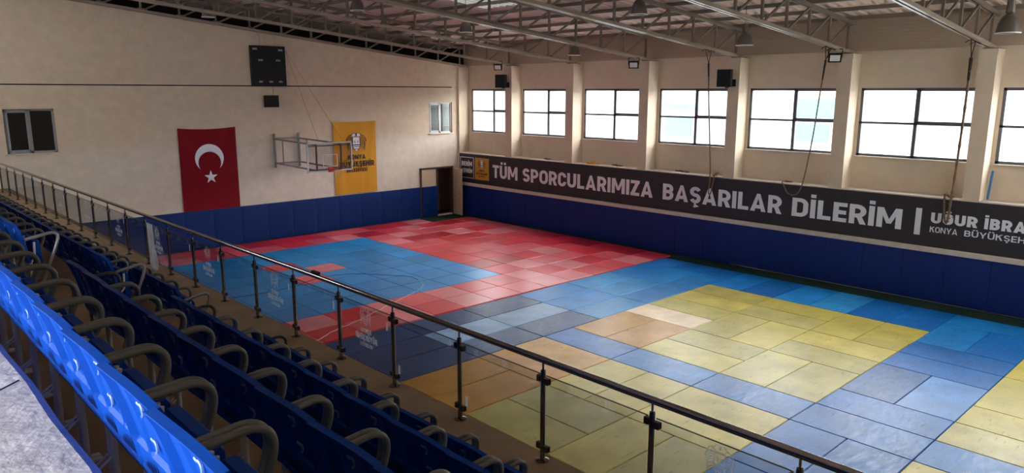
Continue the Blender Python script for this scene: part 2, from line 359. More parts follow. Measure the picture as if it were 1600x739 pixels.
def glyph(ch, t):
    h = t/2; w = 0.62; B = h; T = 1-h; st = []; q = []
    if ch in 'Iİ': w = t; st = [[(h,0),(h,1)]]
    elif ch == 'L': w = .52; st = [[(h,1),(h,h),(w,h)]]
    elif ch == 'T': w = .58; st = [[(0,T),(w,T)], [(w/2,0),(w/2,T)]]
    elif ch == 'E': w = .52; st = [[(w,T),(h,T),(h,B),(w,B)], [(h,.5),(w*.94,.5)]]
    elif ch == 'H': w = .66; st = [[(h,0),(h,1)], [(w-h,0),(w-h,1)], [(h,.5),(w-h,.5)]]
    elif ch == 'N': w = .68; st = [[(h,0),(h,1)], [(w-h,0),(w-h,1)]]; q = [[(t*.2,1),(t*1.05,1),(w-t*.2,0),(w-t*1.05,0)]]
    elif ch == 'M': w = .86; st = [[(h,0),(h,1)], [(w-h,0),(w-h,1)]]; q = [[(t*.3,1),(t*1.1,1),(w/2+h*.8,.22),(w/2-h*.8,.22)], [(w-t*1.1,1),(w-t*.3,1),(w/2+h*.8,.22),(w/2-h*.8,.22)]]
    elif ch == 'A': w = .74; q = [[(0,0),(t*1.06,0),(w/2+h*.55,1),(w/2-h*.75,1)], [(w,0),(w-t*1.06,0),(w/2-h*.55,1),(w/2+h*.75,1)]]; st = [[(w*.24,.26),(w*.76,.26)]]
    elif ch == 'Y': w = .7; q = [[(0,1),(t*1.08,1),(w/2+h*.6,.42),(w/2-h,.36)], [(w,1),(w-t*1.08,1),(w/2-h*.6,.42),(w/2+h,.36)]]; st = [[(w/2,0),(w/2,.45)]]
    elif ch == 'K': w = .66; st = [[(h,0),(h,1)]]; q = [[(t*.8,.42),(t*.8,.68),(w-t*1.15,1),(w,1)], [(w*.36,.58),(w*.62,.66),(w,0),(w-t*1.2,0)]]
    elif ch == 'Z': w = .56; st = [[(0,T),(w,T)], [(0,B),(w,B)]]; q = [[(w-t*1.25,T-h*.6),(w,T),(t*1.25,B+h*.6),(0,B)]]
    elif ch in 'UÜ': w = .66; r = w/2-h; st = [[(h,1),(h,r+h)]+arc(w/2,r+h,r,r,180,360)[1:]+[(w-h,1)]]
    elif ch == 'O': w = .68; r = w/2-h; st = [[(w-h,.5),(w-h,1-r-h)]+arc(w/2,1-r-h,r,r,0,180)[1:]+[(h,r+h)]+arc(w/2,r+h,r,r,180,360)[1:]+[(w-h,.5)]]
    elif ch == 'C': w = .62; r = w/2-h; st = [[(w-h,.66),(w-h,1-r-h)]+arc(w/2,1-r-h,r,r,0,180)[1:]+[(h,r+h)]+arc(w/2,r+h,r,r,180,360)[1:]+[(w-h,.34)]]
    elif ch in 'GĞ': w = .66; r = w/2-h; st = [[(w-h,.70),(w-h,1-r-h)]+arc(w/2,1-r-h,r,r,0,180)[1:]+[(h,r+h)]+arc(w/2,r+h,r,r,180,360)[1:]+[(w-h,.46),(w/2,.46)]]
    elif ch == 'D': w = .66; r = w/2-h; st = [[(h,B),(w-h-r,B)]+arc(w-h-r,B+r,r,r,-90,0)[1:]+arc(w-h-r,T-r,r,r,0,90)+[(h,T),(h,0)]]
    elif ch in 'PR':
        w = .62; r = .235; cy = T-r; st = [[(h,0),(h,T),(w-h-r,T)]+arc(w-h-r,cy,r,r,90,-90)[1:]+[(h,cy-r)]]
        if ch == 'R': q = [[(w*.40,cy-r),(w*.40+t,cy-r),(w+.02,0),(w+.02-t*1.12,0)]]
    elif ch == 'B':
        w = .62; r = .20; st = [[(h,.52),(w-h-r,.52)]+arc(w-h-r,(.52+T)/2,r*.9,(T-.52)/2,-90,90)[1:]+[(h,T),(h,B),(w-h-r,B)]+arc(w-h-r,(.52+B)/2,r,(.52-B)/2,-90,90)[1:]]
    elif ch in 'SŞ':
        w = .60; r = w/2-h; ry = (T-.5)/2
        st = [arc(w/2,T-ry,r,ry,20,180,7)+arc(w/2,T-ry,r,ry,180,270,4)[1:]+arc(w/2,B+ry,r,ry,90,0,4)[1:]+arc(w/2,B+ry,r,ry,0,-160,7)[1:]]
    elif ch == '|': w = t; st = [[(h,-.13),(h,1.13)]]
    if ch == 'Ü':
        for c in (w/2-.15, w/2+.15): q.append([(c-.09,1.09),(c+.09,1.09),(c+.09,1.27),(c-.09,1.27)])
    if ch == 'İ': q.append([(0,1.09),(w,1.09),(w,1.27),(0,1.27)])
    if ch == 'Ğ': st.append(arc(w/2,1.26,.15,.14,200,340,6))
    if ch == 'Ş': st.append([(w/2,.02),(w/2,-.10),(w/2+.10,-.16),(w/2-.08,-.22)])
    if ch in 'EFLHI' and False: pass
    polys = [p for s_ in st for p in off_poly(s_, t if not (ch in 'ĞŞ' and s_ is st[-1]) else t*.55)] + q
    return w, polys
def text_polys(txt, t=.2, gap=.1, space=.32):
    x = 0; out = []
    for ch in txt:
        if ch == ' ': x += space; continue
        wd, ps = glyph(ch, t)
        out += [[(px+x, py) for px, py in p] for p in ps]; x += wd+gap
    return out, x-gap
def layered(f3):
    # strokes of one letter overlap: lay each a fraction of a millimetre over the last, like cut vinyl
    o = Vector(f3(0,0)); n = (Vector(f3(1,0))-o).cross(Vector(f3(0,1))-o).normalized()*.00035
    return lambda k: (lambda a, b: tuple(Vector(f3(a,b))+n*(k % 8)))
def lettering(txt, x0, x1, z0, cap, f3, t=.2, g=None, mi=0, gap=.1):
    ps, wd = text_polys(txt, t, gap); k = (x1-x0)/wd; g = g or G()
    fn = layered(f3)
    for q_, p in enumerate(ps):
        pp = [(x0+a*k, z0+b*cap) for a, b in p]
        area = sum(pp[i][0]*pp[(i+1) % len(pp)][1]-pp[(i+1) % len(pp)][0]*pp[i][1] for i in range(len(pp)))
        if area < 0: pp = pp[::-1]
        g.flat(pp, fn(q_), mi)
    return g
def emblem_polys():
    # two-headed eagle crest: (layer, polygon); unit box 0..1, layer 0 light, 1 dark
    L0, D0 = [], []
    for s_ in (-1, 1):
        X = lambda x: .5+s_*x
        for k in range(5):        # wing feathers
            a = .10+.07*k
            D0 += off_poly([(X(.17),.74-.06*k),(X(.30+.02*k),.78-.10*k),(X(.44-.01*k),.66-.115*k),(X(.46-.02*k),.56-.11*k)], .024)
        D0 += off_poly([(X(.15),.80),(X(.26),.90),(X(.37),.84),(X(.46),.70),(X(.48),.55)], .026)
        L0.append([(X(.02),.84),(X(.04),.98),(X(.13),.99),(X(.20),.90),(X(.27),.84),(X(.15),.82)][::s_])
        D0 += off_poly([(X(.02),.84),(X(.04),.98),(X(.13),.99),(X(.20),.90),(X(.28),.84)], .022)
        D0 += off_poly([(X(.17),.80),(X(.16),.55),(X(.20),.44)], .030)
        D0 += off_poly([(X(.07),.62),(X(.07),.50)], .034)
        D0 += off_poly([(X(.20),.44),(X(.14),.24),(X(.05),.10)], .026)
        D0 += off_poly([(X(.20),.34),(X(.33),.28),(X(.36),.18)], .024)
    L0.append([(.34,.44),(.66,.44),(.66,.80),(.34,.80)])
    L0.append([(.32,.44),(.36,.24),(.45,.10),(.55,.10),(.64,.24),(.68,.44)])
    D0 += off_poly([(.28,.40),(.72,.40)], .05)
    D0 += off_poly([(.36,.31),(.64,.31)], .03); D0 += off_poly([(.40,.20),(.60,.20)], .03)
    D0 += off_poly([(.5,.99),(.5,.85)], .03); D0 += off_poly([(.36,.80),(.64,.80)], .03)
    return L0, D0
def emblem(g, x0, x1, z0, z1, f3a, f3b, ml=0, md=1):
    L0, D0 = emblem_polys()
    for P, f, mi in ((L0, f3a, ml), (D0, f3b, md)):
        fn = layered(f)
        for q_, p in enumerate(P): g.flat([(x0+a*(x1-x0), z0+b*(z1-z0)) for a, b in p], fn(q_), mi)
    return g

# ================================================================== SETTING
X0, X1, Y0, Y1 = -20.3, 3.5, -14.0, 15.4      # inner faces: left wall, window wall, near wall, back wall
def zroof(x): return 7.99-0.103*x
# floor
o = G().box(X0-.3, 3.9, Y0-.3, 18.8, -.24, -.045).build('floor', M['floor']); struct(o, 'dark green hall floor showing at the mat edges by the walls', 'floor')
# roof sheet, corrugated along y
g = G(); ys = []; y = Y0-.4; k = 0
while y < 18.8:
    ys += [(y,0),(y+.11,0),(y+.15,.07),(y+.26,.07)]; y += .30
sky0, sky1 = 5.1, 7.3
xs = [4.1, -2.4, -4.6, -22.0]
rows = [[(x, yy, zroof(x)+dz) for (yy, dz) in ys] for x in xs]
n = len(ys); vs = [p for r in rows for p in r]; fs = []; gm = []
for i in range(len(xs)-1):
    for j in range(n-1):
        fs.append((i*n+j, (i+1)*n+j, (i+1)*n+j+1, i*n+j+1)); gm.append(1 if (i == 1 and sky0 < ys[j][0] < sky1) else 0)
g.v = vs; g.f = fs; g.m = gm
o = g.build('ceiling', [M['roof'], M['translucent']]); struct(o, 'sloping corrugated sheet roof with one translucent rooflight sheet', 'ceiling')

# back wall with door and two windows; groove at 5.79 m; sloped top under the end truss
DX0, DX1, DZ = 0.75, 2.55, 2.16
WR = (1.30, 2.60, 3.75, 5.12); WLF = (-14.61, -13.26, 3.70, 5.06)
f3 = lambda a, b: (a, Y1, b)
g = G().holes((X0, 3.7), (-.04, 5.775), [(DX0,DX1,-.05,DZ), WR, WLF], f3, (0,.2,0))
zt = lambda x: 7.05-.105*x
g.prism([(X0,5.815),(2.62,5.815),(2.62,zt(2.62)),(X0,zt(X0))], lambda a, b: (a, Y1-.012, b), (0,.212,0))
g.box(2.62, 3.7, Y1, Y1+.2, 5.782, 6.8)
g.box(X0, 3.6, Y1+.05, Y1+.19, 5.74, 5.85, 1)
o = g.build('wall_back', [M['wall'], M['dark']]); struct(o, 'cream plastered back wall with a dark horizontal groove', 'wall')
# space behind the back wall, its darkness put into the wall colour
g = G().box(X0-.3, 3.9, 18.6, 18.8, -.04, 10.6).box(3.7, 3.9, 15.6, 18.8, -.04, 3.1).box(3.7, 3.9, 17.0, 18.8, 3.1, 9).box(3.7,3.9,15.4,17.1,5.7,9).box(X0-.3, X0-.1, 15.2, 18.8, -.04, 10.6)
o = g.build('wall_beyond', M['dark']); struct(o, 'dark space beyond the back wall, seen through the doorway and roof gap', 'wall')
g = G().box(.5, 3.7, 16.9, 17.0, 3.1, 5.75).box(.4, .5, 15.6, 17.0, 3.1, 5.75).box(.4, 3.9, 15.6, 17.0, 3.0, 3.1).box(.4, 3.9, 15.6, 17.0, 5.65, 5.75)
for zz in (4.85, 3.95): g.box(.5, 3.7, 16.55, 16.62, zz-.05, zz+.05)
for xx in (1.15, 2.05, 2.9): g.box(xx-.03, xx+.03, 16.5, 16.56, 3.1, 5.65)
o = g.build('wall_stairwell', M['niche']); struct(o, 'grey-green stairwell wall seen through the small white window', 'wall')
# window wall: thick lower wall with ledge, upper wall with seven window openings, cladding on top
PE = [15.29, 11.75, 8.24, 4.65, 1.11, -2.40, -5.94, -9.47]   # pillar edges nearest the camera
WIN = [(12.19, 15.06)] + [(PE[i]-3.13, PE[i]-.09) for i in range(1, 7)] + [(-12.6, -9.56)]
o = G().box(2.92, 3.7, Y0, 15.6, -.04, 2.80).build('wall_right', M['cream'])
struct(o, 'cream lower wall under the windows that carries the black banner', 'wall')
o = G().box(2.895, 3.7, Y0, 15.4, 2.80, 2.835).build('trim_1', M['ledge']); struct(o, 'pale concrete ledge along the top of the black banner', 'ledge')
o = G().cbox(2.80, 2.92, Y0, 15.30, 1.345, 1.475, .012).build('trim_2', M['ledge']); struct(o, 'pale strip between the black banner and the navy pads', 'trim')
g = G().holes((Y0, 15.6), (2.835, 6.75), [(a,b,3.77,5.71) for a, b in WIN], lambda a, b: (X1, a, b), (.2,0,0))
o = g.build('wall_windows', M['cream']); struct(o, 'cream upper wall with a row of big windows', 'wall')
g = G(); zz = 6.75
while zz < 7.78:
    g.box(3.48, 3.62, Y0, 15.6, zz, zz+.075); g.box(3.50, 3.62, Y0, 15.6, zz+.075, zz+.095); zz += .095
o = g.build('wall_cladding', M['clad']); struct(o, 'tan ribbed cladding between the windows and the roof', 'wall')
for i, e in enumerate(PE):
    y1 = e+.40 if i else 15.40
    g = G().box(2.925, 3.5, e, y1, 2.835, 6.50).box(2.915, 3.5, e-.012, y1+.012, 6.50, 6.66)
    pos = 'in the back corner by the small white window' if i == 0 else ('beyond the right edge of the picture' if i == 7 else ordn(i)+' from the back corner')
    o = g.build('pillar', M['cream'], org=(3.2, (e+y1)/2, 2.835)); struct(o, 'cream wall pillar between windows, '+pos, 'pillar')
# left and near walls, left window behind the camera
LW = (-14.4, -4.6, 4.74, 5.45)
LFILL = (6.0, 13.0, 7.7, 8.5)  # unseen opening, added to brighten the left part of the back wall
g = G().holes((Y0-.2, 15.6), (-.04, 10.6), [(LW[0]+.6, LW[1], LW[2], LW[3]), LFILL], lambda a, b: (X0, a, b), (-.2,0,0))
o = g.build('wall_left', M['cream']); struct(o, 'cream wall behind the grandstand with a long window and an unseen fill-light opening', 'wall')
NFILL = (-5.0, 2.4, 6.3, 7.2)  # unseen opening behind the camera, added as frontal fill light
o = G().holes((X0-.2, 3.7), (-.04, 10.6), [NFILL], lambda a, b: (a, Y0, b), (0,-.2,0)).build('wall_near', M['cream']); struct(o, 'cream wall behind the camera with an unseen high opening added for fill light', 'wall')

# windows of the long wall
def big_window(i, a, b):
    z0, z1, zt_, ym = 3.77, 5.71, 4.73, b-1.53
    x = 3.535
    lab = ['between the back corner and the first pillar','between the first and second pillars','between the second and third pillars','between the third and fourth pillars, with a rope before it','between the fourth and fifth pillars, with a thin rope slanting across','between the fifth and sixth pillars, with a knotted rope before it','cut by the right edge of the picture','beyond the right edge of the picture'][i]
    t = thing('window_%d' % (i+1), (x, (a+b)/2, z0), 'large four-pane window '+lab, 'window', 'big windows of the long wall', 'structure')
    g = G(); s = .075
    g.box(x-.03,x+.03,a,b,z0,z0+s).box(x-.03,x+.03,a,b,z1-s,z1).box(x-.03,x+.03,a,a+s,z0,z1).box(x-.03,x+.03,b-s,b,z0,z1)
    g.box(x-.03,x+.03,ym-.045,ym+.045,z0,z1).box(x-.03,x+.03,a,b,zt_-.032,zt_+.032)
    g.build('window_frame', M['alu'], t)
    g = G(); s = .045
    g.box(x-.05,x+.0,a+.04,ym-.03,zt_+.02,zt_+.075).box(x-.05,x,a+.04,ym-.03,z1-.09,z1-.05).box(x-.05,x,a+.04,a+.09,zt_,z1-.05).box(x-.05,x,ym-.075,ym-.03,zt_,z1-.05)
    g.build('opening_sash', M['alu'], t)
    for (p,q,r,u) in ((a,ym,z0,zt_),(ym,b,z0,zt_),(a,ym,zt_,z1),(ym,b,zt_,z1)):
        G().box(x-.004,x+.004,p+.03,q-.03,r+.025,u-.025).build('pane', M['pane'], t)
    G().cbox(3.42, 3.53, a-.02, b+.02, z0-.035, z0, .006).build('window_sill', M['ledge'], t)
    portal('daylight_portal', (X1+.3, (a+b)/2, (z0+z1)/2), b-a, z1-z0, (-1,0,0))
for i, (a, b) in enumerate(WIN): big_window(i, a, b)
portal('daylight_portal', (X0-.25, (LW[0]+.6+LW[1])/2, (LW[2]+LW[3])/2), LW[1]-LW[0]-.6, LW[3]-LW[2], (1,0,0))
portal('daylight_portal', (X0-.25, (LFILL[0]+LFILL[1])/2, (LFILL[2]+LFILL[3])/2), LFILL[1]-LFILL[0], LFILL[3]-LFILL[2], (1,0,0))  # sky light through the added left opening
portal('daylight_portal', ((NFILL[0]+NFILL[1])/2, Y0-.25, (NFILL[2]+NFILL[3])/2), NFILL[1]-NFILL[0], NFILL[3]-NFILL[2], (0,1,0))  # sky light through the added near-wall opening
portal('daylight_portal', (3.95, 16.3, 4.4), 1.4, 2.5, (-1,0,0))  # unseen side opening, left there to light the stairwell
portal('daylight_portal', (-3.5, 6.2, zroof(-3.5)+.15), 2.3, 2.3, (0,0,-1))
# small back-wall windows
def small_window(i, r, fm, pm, label):
    x0, x1, z0, z1 = r; y = Y1+.06; s = .065
    t = thing('window_%d' % i, ((x0+x1)/2, y, z0), label, 'window', None, 'structure')
    xm = x0+(x1-x0)*.49
    g = G().box(x0,x1,y,y+.07,z0,z0+s).box(x0,x1,y,y+.07,z1-s,z1).box(x0,x0+s,y,y+.07,z0,z1).box(x1-s,x1,y,y+.07,z0,z1).box(xm-.045,xm+.045,y,y+.07,z0,z1)
    g.build('window_frame', fm, t)
    g = G(); s2 = .05
    g.box(x0+s,xm-.03,y-.03,y+.02,z0+s,z0+s+s2).box(x0+s,xm-.03,y-.03,y+.02,z1-s-s2,z1-s).box(x0+s,x0+s+s2,y-.03,y+.02,z0+s,z1-s).box(xm-.03-s2,xm-.03,y-.03,y+.02,z0+s,z1-s)
    g.build('sliding_sash', fm, t)
    G().box(x0+s,xm-.04,y+.02,y+.03,z0+s,z1-s).build('pane', pm, t); G().box(xm+.04,x1-s,y+.03,y+.04,z0+s,z1-s).build('pane', pm, t)
    G().cbox(x0-.06, x1+.06, Y1-.05, Y1+.08, z0-.045, z0-.002, .006).build('window_sill', M['ledge'], t)
small_window(9, WR, M['upvc'], M['pane'], 'small white two-pane window high beside the back corner')
small_window(10, WLF, M['greyframe'], M['darkglass'], 'small dark two-pane window above the grandstand end')
# door at the back corner
d = thing('door_1', ((DX0+DX1)/2, Y1, -.04), 'double door beside the back corner, one leaf shut and one swung open', 'door', None, 'structure')
g = G().box(DX0-.05,DX0+.03,Y1-.03,Y1+.2,-.04,DZ+.05).box(DX1-.02,DX1+.05,Y1-.03,Y1+.2,-.04,DZ+.05).box(DX0-.05,DX1+.05,Y1-.03,Y1+.2,DZ-.01,DZ+.06)
g.build('door_frame', M['wood'], d)
lf = G().box(DX0+.03,1.66,Y1+.01,Y1+.05,-.03,DZ-.02).build('shut_leaf', M['doorpanel'], d)
G().box(DX0+.03,.79+.03,Y1-.002,Y1+.03,1.3,DZ-.02).box(1.63,1.68,Y1-.02,Y1+.05,-.03,DZ-.02).build('leaf_edge', M['wood'], lf)
rl = G().bar((2.60,Y1-.01,1.06),(2.50,14.62,1.06),.04,2.14).build('open_leaf', M['doorpanel'], d)
rh = G().tube([(2.50,14.72,1.0),(2.44,14.72,1.0),(2.44,14.84,1.0)], .012, 6).build('door_handle', M['alu'], rl)
G().box(1.68,2.53,Y1-.01,Y1+.19,-.04,.02).build('threshold', M['ledge'], d)
o = G().box(.9,3.4,16.6,16.7,-.04,2.6).box(.8,.9,15.6,16.7,-.04,2.6).box(3.4,3.5,15.6,16.7,-.04,2.6).box(.8,3.5,15.6,16.7,2.6,2.7).build('wall_corridor', mat('corridor_brown',(0.20,0.13,0.11),.8)); struct(o, 'brown corridor wall seen through the open door', 'wall')
g = G().box(1.72,2.25,16.15,16.5,-.04,1.42)
for k in range(13): g.box(1.74,2.23,16.12,16.15,.08+k*.1,.13+k*.1)
tag(g.build('louvred_cabinet', mat('dark_louvre',(0.13,0.10,0.085),.6), org=(2.0,16.3,-.04)), 'dark louvred cabinet standing in the corridor beyond the open door', 'cabinet')

# grandstand steps (tops): walkway slab and four seat tiers
TA, TB, TC, TD, TE = 3.98, 3.575, 3.124, 2.68, 4.41
XS = {'A': -18.025, 'B': -17.34, 'C': -16.57, 'D': -15.91}   # x of the seat backs
ZT = {'A': TA, 'B': TB, 'C': TC, 'D': TD}
XE = -14.69
def crack_slab():
    g = G(); x1 = -18.185; n = 60
    top = []; 
    rnd = random.Random(3)
    ysl = [Y0+.2+(Y1-Y0-.2)*i/n for i in range(n+1)]
    edge = [(x1+rnd.uniform(-.012,.012)+.006*math.sin(i*.7), yv) for i, yv in enumerate(ysl)]
    vs = []; fs = []
    for (xx, yv) in edge: vs += [(X0+.05,yv,TE),(xx-.03,yv,TE),(xx,yv,TE-.02),(xx,yv,3.2),(X0+.05,yv,3.2)]
    for i in range(n):
        for k in range(4): fs.append((i*5+k, (i+1)*5+k, (i+1)*5+k+1, i*5+k+1))
    fs += [(0,1,2,3,4), tuple(reversed([n*5+k for k in range(5)]))]
    g.add(vs, [tuple(reversed(f)) for f in fs])
    return g
g = crack_slab()
o = g.build('grandstand_walkway', M['slab'], org=(-19.5,-9,TE)); struct(o, 'pale raw concrete walkway slab behind the top seat row', 'slab')
g = G(); pts = [(-18.22,-7.93),(-18.32,-8.02),(-18.36,-8.17),(-18.44,-8.26),(-18.47,-8.40),(-18.58,-8.52),(-18.64,-8.7),(-18.80,-8.85)]
g.tube([(a,b,TE+.0005) for a,b in pts], [.004,.003,.0045,.003,.004,.003,.004,.002], 5)
o = g.build('trim_3', M['black'], org=(-18.4,-8.3,TE)); struct(o, 'thin crack running across the pale walkway slab', 'crack')
for nm, xa, xb_, zz, lab in (('A', X0, XS['B']-.18, TA, 'top row'), ('B', XS['B']-.18, XS['C']-.18, TB, 'second row from the top'), ('C', XS['C']-.18, XS['D']-.18, TC, 'third row from the top'), ('D', XS['D']-.18, XE, TD, 'row beside the glass railing')):
    zb = -.04
    o = G().box(xa, xb_, Y0+.02, Y1-.02, zb if nm != 'A' else zb, zz if nm != 'A' else zz).build('grandstand_step', M['tier'], org=((xa+xb_)/2, 0, zz))
    struct(o, 'brown floored grandstand step under the seats of the '+lab, 'step')

# neighbouring building outside the windows
t = thing('neighbouring_building', (14, 0, -.04), 'pale building with blue-green panels, seen through the big windows', 'building')
G().box(14, 15, -24, 48, -6, 6.1).build('wall', M['facade'], t)
for (ya, yb, za, zb) in ((10.1,11.7,3.35,4.35),(9.8,12.0,4.75,5.0),(3.0,4.5,3.4,4.2),(2.2,4.55,4.35,5.3)):
    G().box(13.95, 14.0, ya, yb, za, zb).build('panel', M['cyan'], t)

# ================================================================== roof trusses
YT = [15.25, 11.95, 8.44, 4.85, 1.31, -2.20, -5.74]
def truss(i, y):
    lab = ('steel roof truss along the top of the back wall' if i == 0 else 'steel roof truss resting on the %s wall pillar from the back corner' % ordn(i))
    t = thing('roof_truss', (3.1, y, 6.66), lab, 'truss', 'roof trusses')
    sl = .106 if i == 0 else .1
    zb = (lambda x: 7.08-.106*x) if i == 0 else (lambda x: 7.02-.1*x)
    ztp = lambda x: 7.84-.103*x
    xa, xe = 3.25, -20.8
    g = G()
    for s in (-1, 1): g.bar((xa,y+s*.055,zb(xa)),(xe,y+s*.055,zb(xe)),.06,.085)
    x = xa-.2
    while x > xe: g.bar((x,y,zb(x)+.02),(x-.16,y,zb(x-.16)+.02),.06,.03); x -= .61
    g.build('bottom_chord', M['chord'], t)
    g = G()
    for s in (-1, 1): g.bar((xa,y+s*.05,ztp(xa)),(xe,y+s*.05,ztp(xe)),.06,.09)
    g.build('top_chord', M['steel'], t)
    k = 0; x = 2.95
    while x > -15:
        G().bar((x,y,zb(x)+.03),(x,y,ztp(x)-.03),.06,.06,(1,0,0)).build('web_post', M['steel'], t)
        xn = x-1.22
        G().bar((xn+.12,y,zb(xn)+.05),(x-.03,y,ztp(x)-.05),.05,.05).bar((xn-.09,y,zb(xn)+.045),(xn+.20,y,zb(xn)+.035),.018,.10).build('web_diagonal', M['steel'], t)
        x = xn
    if i: G().box(2.93,3.4,y-.14,y+.14,6.662,6.69).build('bearing_plate', M['steel'], t)
for i, y in enumerate(YT): truss(i, y)
k = 0; x = 2.95
while x > -16:
    z = zroof(x)
    g = G().bar((x,Y0,z-.055),(x,15.6,z-.055),.06,.10)
    o = g.build('roof_purlin', M['steel'], org=(x,0,z-.05)); struct(o, 'steel purlin under the roof sheet, %s from the window wall' % ordn(k+1), 'purlin'); k += 1
    x -= 1.22

# ================================================================== wall pads and banner
PADW = 1.07; y = 15.24; k = 0; npads = 0
seams = []
yy = -1.06
while yy < 15.1: seams.append(yy); yy += PADW
while seams[0] > -12: seams.insert(0, seams[0]-PADW)
seams.append(15.26)
def pad(g, a, b, z0, z1, xb, xf, axis):
    # cushioned pad: bulged front made of a small grid
    n = 8; m = 8; vs = []; fs = []
    for j in range(m+1):
        for i in range(n+1):
            u, v = i/n, j/m; du = min(u,1-u)*2; dv = min(v,1-v)*2
            bl = (1-(1-min(1,du*2.2))**3)*(1-(1-min(1,dv*3))**3)
            p = xb+(xf-xb)*(.80+.20*bl); c = a+(b-a)*u; z = z0+(z1-z0)*v
            vs.append((p,c,z) if axis == 'x' else (c,p,z))
    for j in range(m):
        for i in range(n): q = (j*(n+1)+i, j*(n+1)+i+1, (j+1)*(n+1)+i+1, (j+1)*(n+1)+i); fs.append(q)
    g.add(vs, fs)
    lo, hi = (min(a,b), max(a,b))
    if axis == 'x': g.box(xb-.0, xb+(xf-xb)*.79, lo, hi, z0, z1)
    else: g.box(lo, hi, xb, xb+(xf-xb)*.79, z0, z1)
    return g
for i in range(len(seams)-1):
    a, b = seams[i]+.004, seams[i+1]-.004; n_ = len(seams)-1-i
    o = pad(G(), a, b, .0 if n_ > 14 else -.02, 1.342, 2.915, 2.83, 'x').build('wall_pad', M['padR'], org=(2.88,(a+b)/2,0), smooth=True)
    tag(o, 'navy padded wall mat under the black banner, %s from the back corner' % ordn(n_), 'wall pad', 'navy wall pads under the banner')
xx = DX0-.06; k = 0
while xx > -14.2:
    a, b = xx-1.03+.004, xx-.004; k += 1
    o = pad(G(), a, b, -.02, 1.37, Y1-.004, Y1-.085, 'y').build('wall_pad', M['padB'], org=((a+b)/2,Y1-.04,0), smooth=True)
    tag(o, 'blue padded wall mat on the back wall, %s from the double door' % ordn(k), 'wall pad', 'blue wall pads on the back wall'); xx -= 1.03
o = pad(G(), DX0+.06, 1.64, -.02, 1.36, Y1+.008, Y1-.06, 'y').build('wall_pad', M['padB'], org=(1.2,Y1,0), smooth=True)
tag(o, 'dark blue padded mat fixed on the shut door leaf', 'wall pad', 'blue wall pads on the back wall')

t = thing('banner', (2.9, 3, 1.48), 'long black banner with big white Turkish words under the windows', 'banner')
XB = 2.90
G().box(XB, XB+.015, Y0+.1, 15.27, 1.478, 2.80).build('banner_sheet', M['banner'], t)
fb = lambda a, b: (XB-.004, -a, b)      # a runs towards the camera (minus y)
for txt, ya, yb in (('TÜM',12.94,11.34),('SPORCULARIMIZA',11.02,4.27),('BAŞARILAR',3.84,-.62),('DİLERİM',-.96,-4.14)):
    lettering(txt, -ya, -yb, 1.85, .565, fb, t=.205, gap=.085).build('lettering', M['white'], t)
G().box(XB-.005, XB, -4.63, -4.48, 1.77, 2.50).build('divider_bar', M['white'], t)
for a_ in (('UĞUR', 4.87, 5.97, 2.135, .285, .235), ('İBRA', 6.13, 7.04, 2.135, .285, .235), ('KONYA', 4.87, 5.54, 1.885, .155, .15), ('BÜYÜKŞEHİR', 5.70, 7.28, 1.885, .155, .15)):
    lettering(*a_[:5], fb, t=a_[5], gap=.10).build('lettering', M['white'], t)
bx = G()
for (a,b,c,d_) in ((15.20,14.24,2.62,2.65),(15.20,14.24,1.69,1.715),(15.20,15.175,1.69,2.65),(14.265,14.24,1.69,2.65)): bx.box(XB-.004,XB,b,a,c,d_)
lg = bx.build('slogan_box', M['white'], t)
lettering('BENİM', -15.10, -14.36, 2.24, .21, fb, t=.22).build('lettering', M['white'], lg)
lettering('ŞEHRİM', -15.06, -14.34, 1.92, .20, fb, t=.22).build('lettering', M['white'], lg)
yb_ = G().box(XB-.006, XB, 13.20, 14.16, 1.67, 2.66).build('crest_box', M['yprint'], t)
fb2 = lambda a, b: (XB-.008, -a, b); fb3 = lambda a, b: (XB-.010, -a, b)
g = emblem(G(), -13.93, -13.43, 2.16, 2.60, fb2, fb3); g.build('crest', [M['white'], M['grey']], yb_)
for a_ in (('KONYA', -13.88, -13.48, 2.05, .075), ('BÜYÜKŞEHİR', -14.06, -13.30, 1.90, .10), ('BELEDİYESİ', -13.90, -13.46, 1.80, .055)): lettering(*a_, fb2, t=.24).build('lettering', M['black'], yb_)

# ================================================================== flags
def flag_sheet(x0, x1, z0, z1, y, sag, side, amp, tuck):
    n, m = 24, 30; P = []
    for j in range(m+1):
        for i in range(n+1):
            u, v = i/n, j/m
            x = x0+(x1-x0)*u+tuck*(1-v)*0; z = z0+(z1-z0)*v-sag*4*u*(1-u)*v*v
            e = min(u,1-u)
            dy = amp*(math.sin(u*9+v*2)*.5+math.sin(u*17-v*3)*.25)*(1-.3*v)
            dy += .035*math.exp(-((e-.10*(1-v)*2-.03)**2)/.003)*v*v     # pulled corner folds
            P.append((x, y-.02-abs(dy), z))
    fs = [(j*(n+1)+i, j*(n+1)+i+1, (j+1)*(n+1)+i+1, (j+1)*(n+1)+i) for j in range(m) for i in range(n)]
    return G().add(P, fs)
t = thing('flag', (-8.58, Y1-.03, 1.37), 'red flag with white crescent and star on the back wall', 'flag')
flag_sheet(-9.61, -7.56, 1.37, 4.33, Y1-.012, .06, 0, .012, 0).build('cloth', M['red'], t, smooth=True)
f3 = lambda a, b: (a, Y1-.055, b)
g = G(); cx, cz, R, r = -8.575, 3.23, .51, .405; cz2 = 3.145
# crescent opening downwards: outer circle minus an inner circle pushed down
n = 40; pts_o = []; pts_i = []
d0 = cz-cz2+.0; ang = []
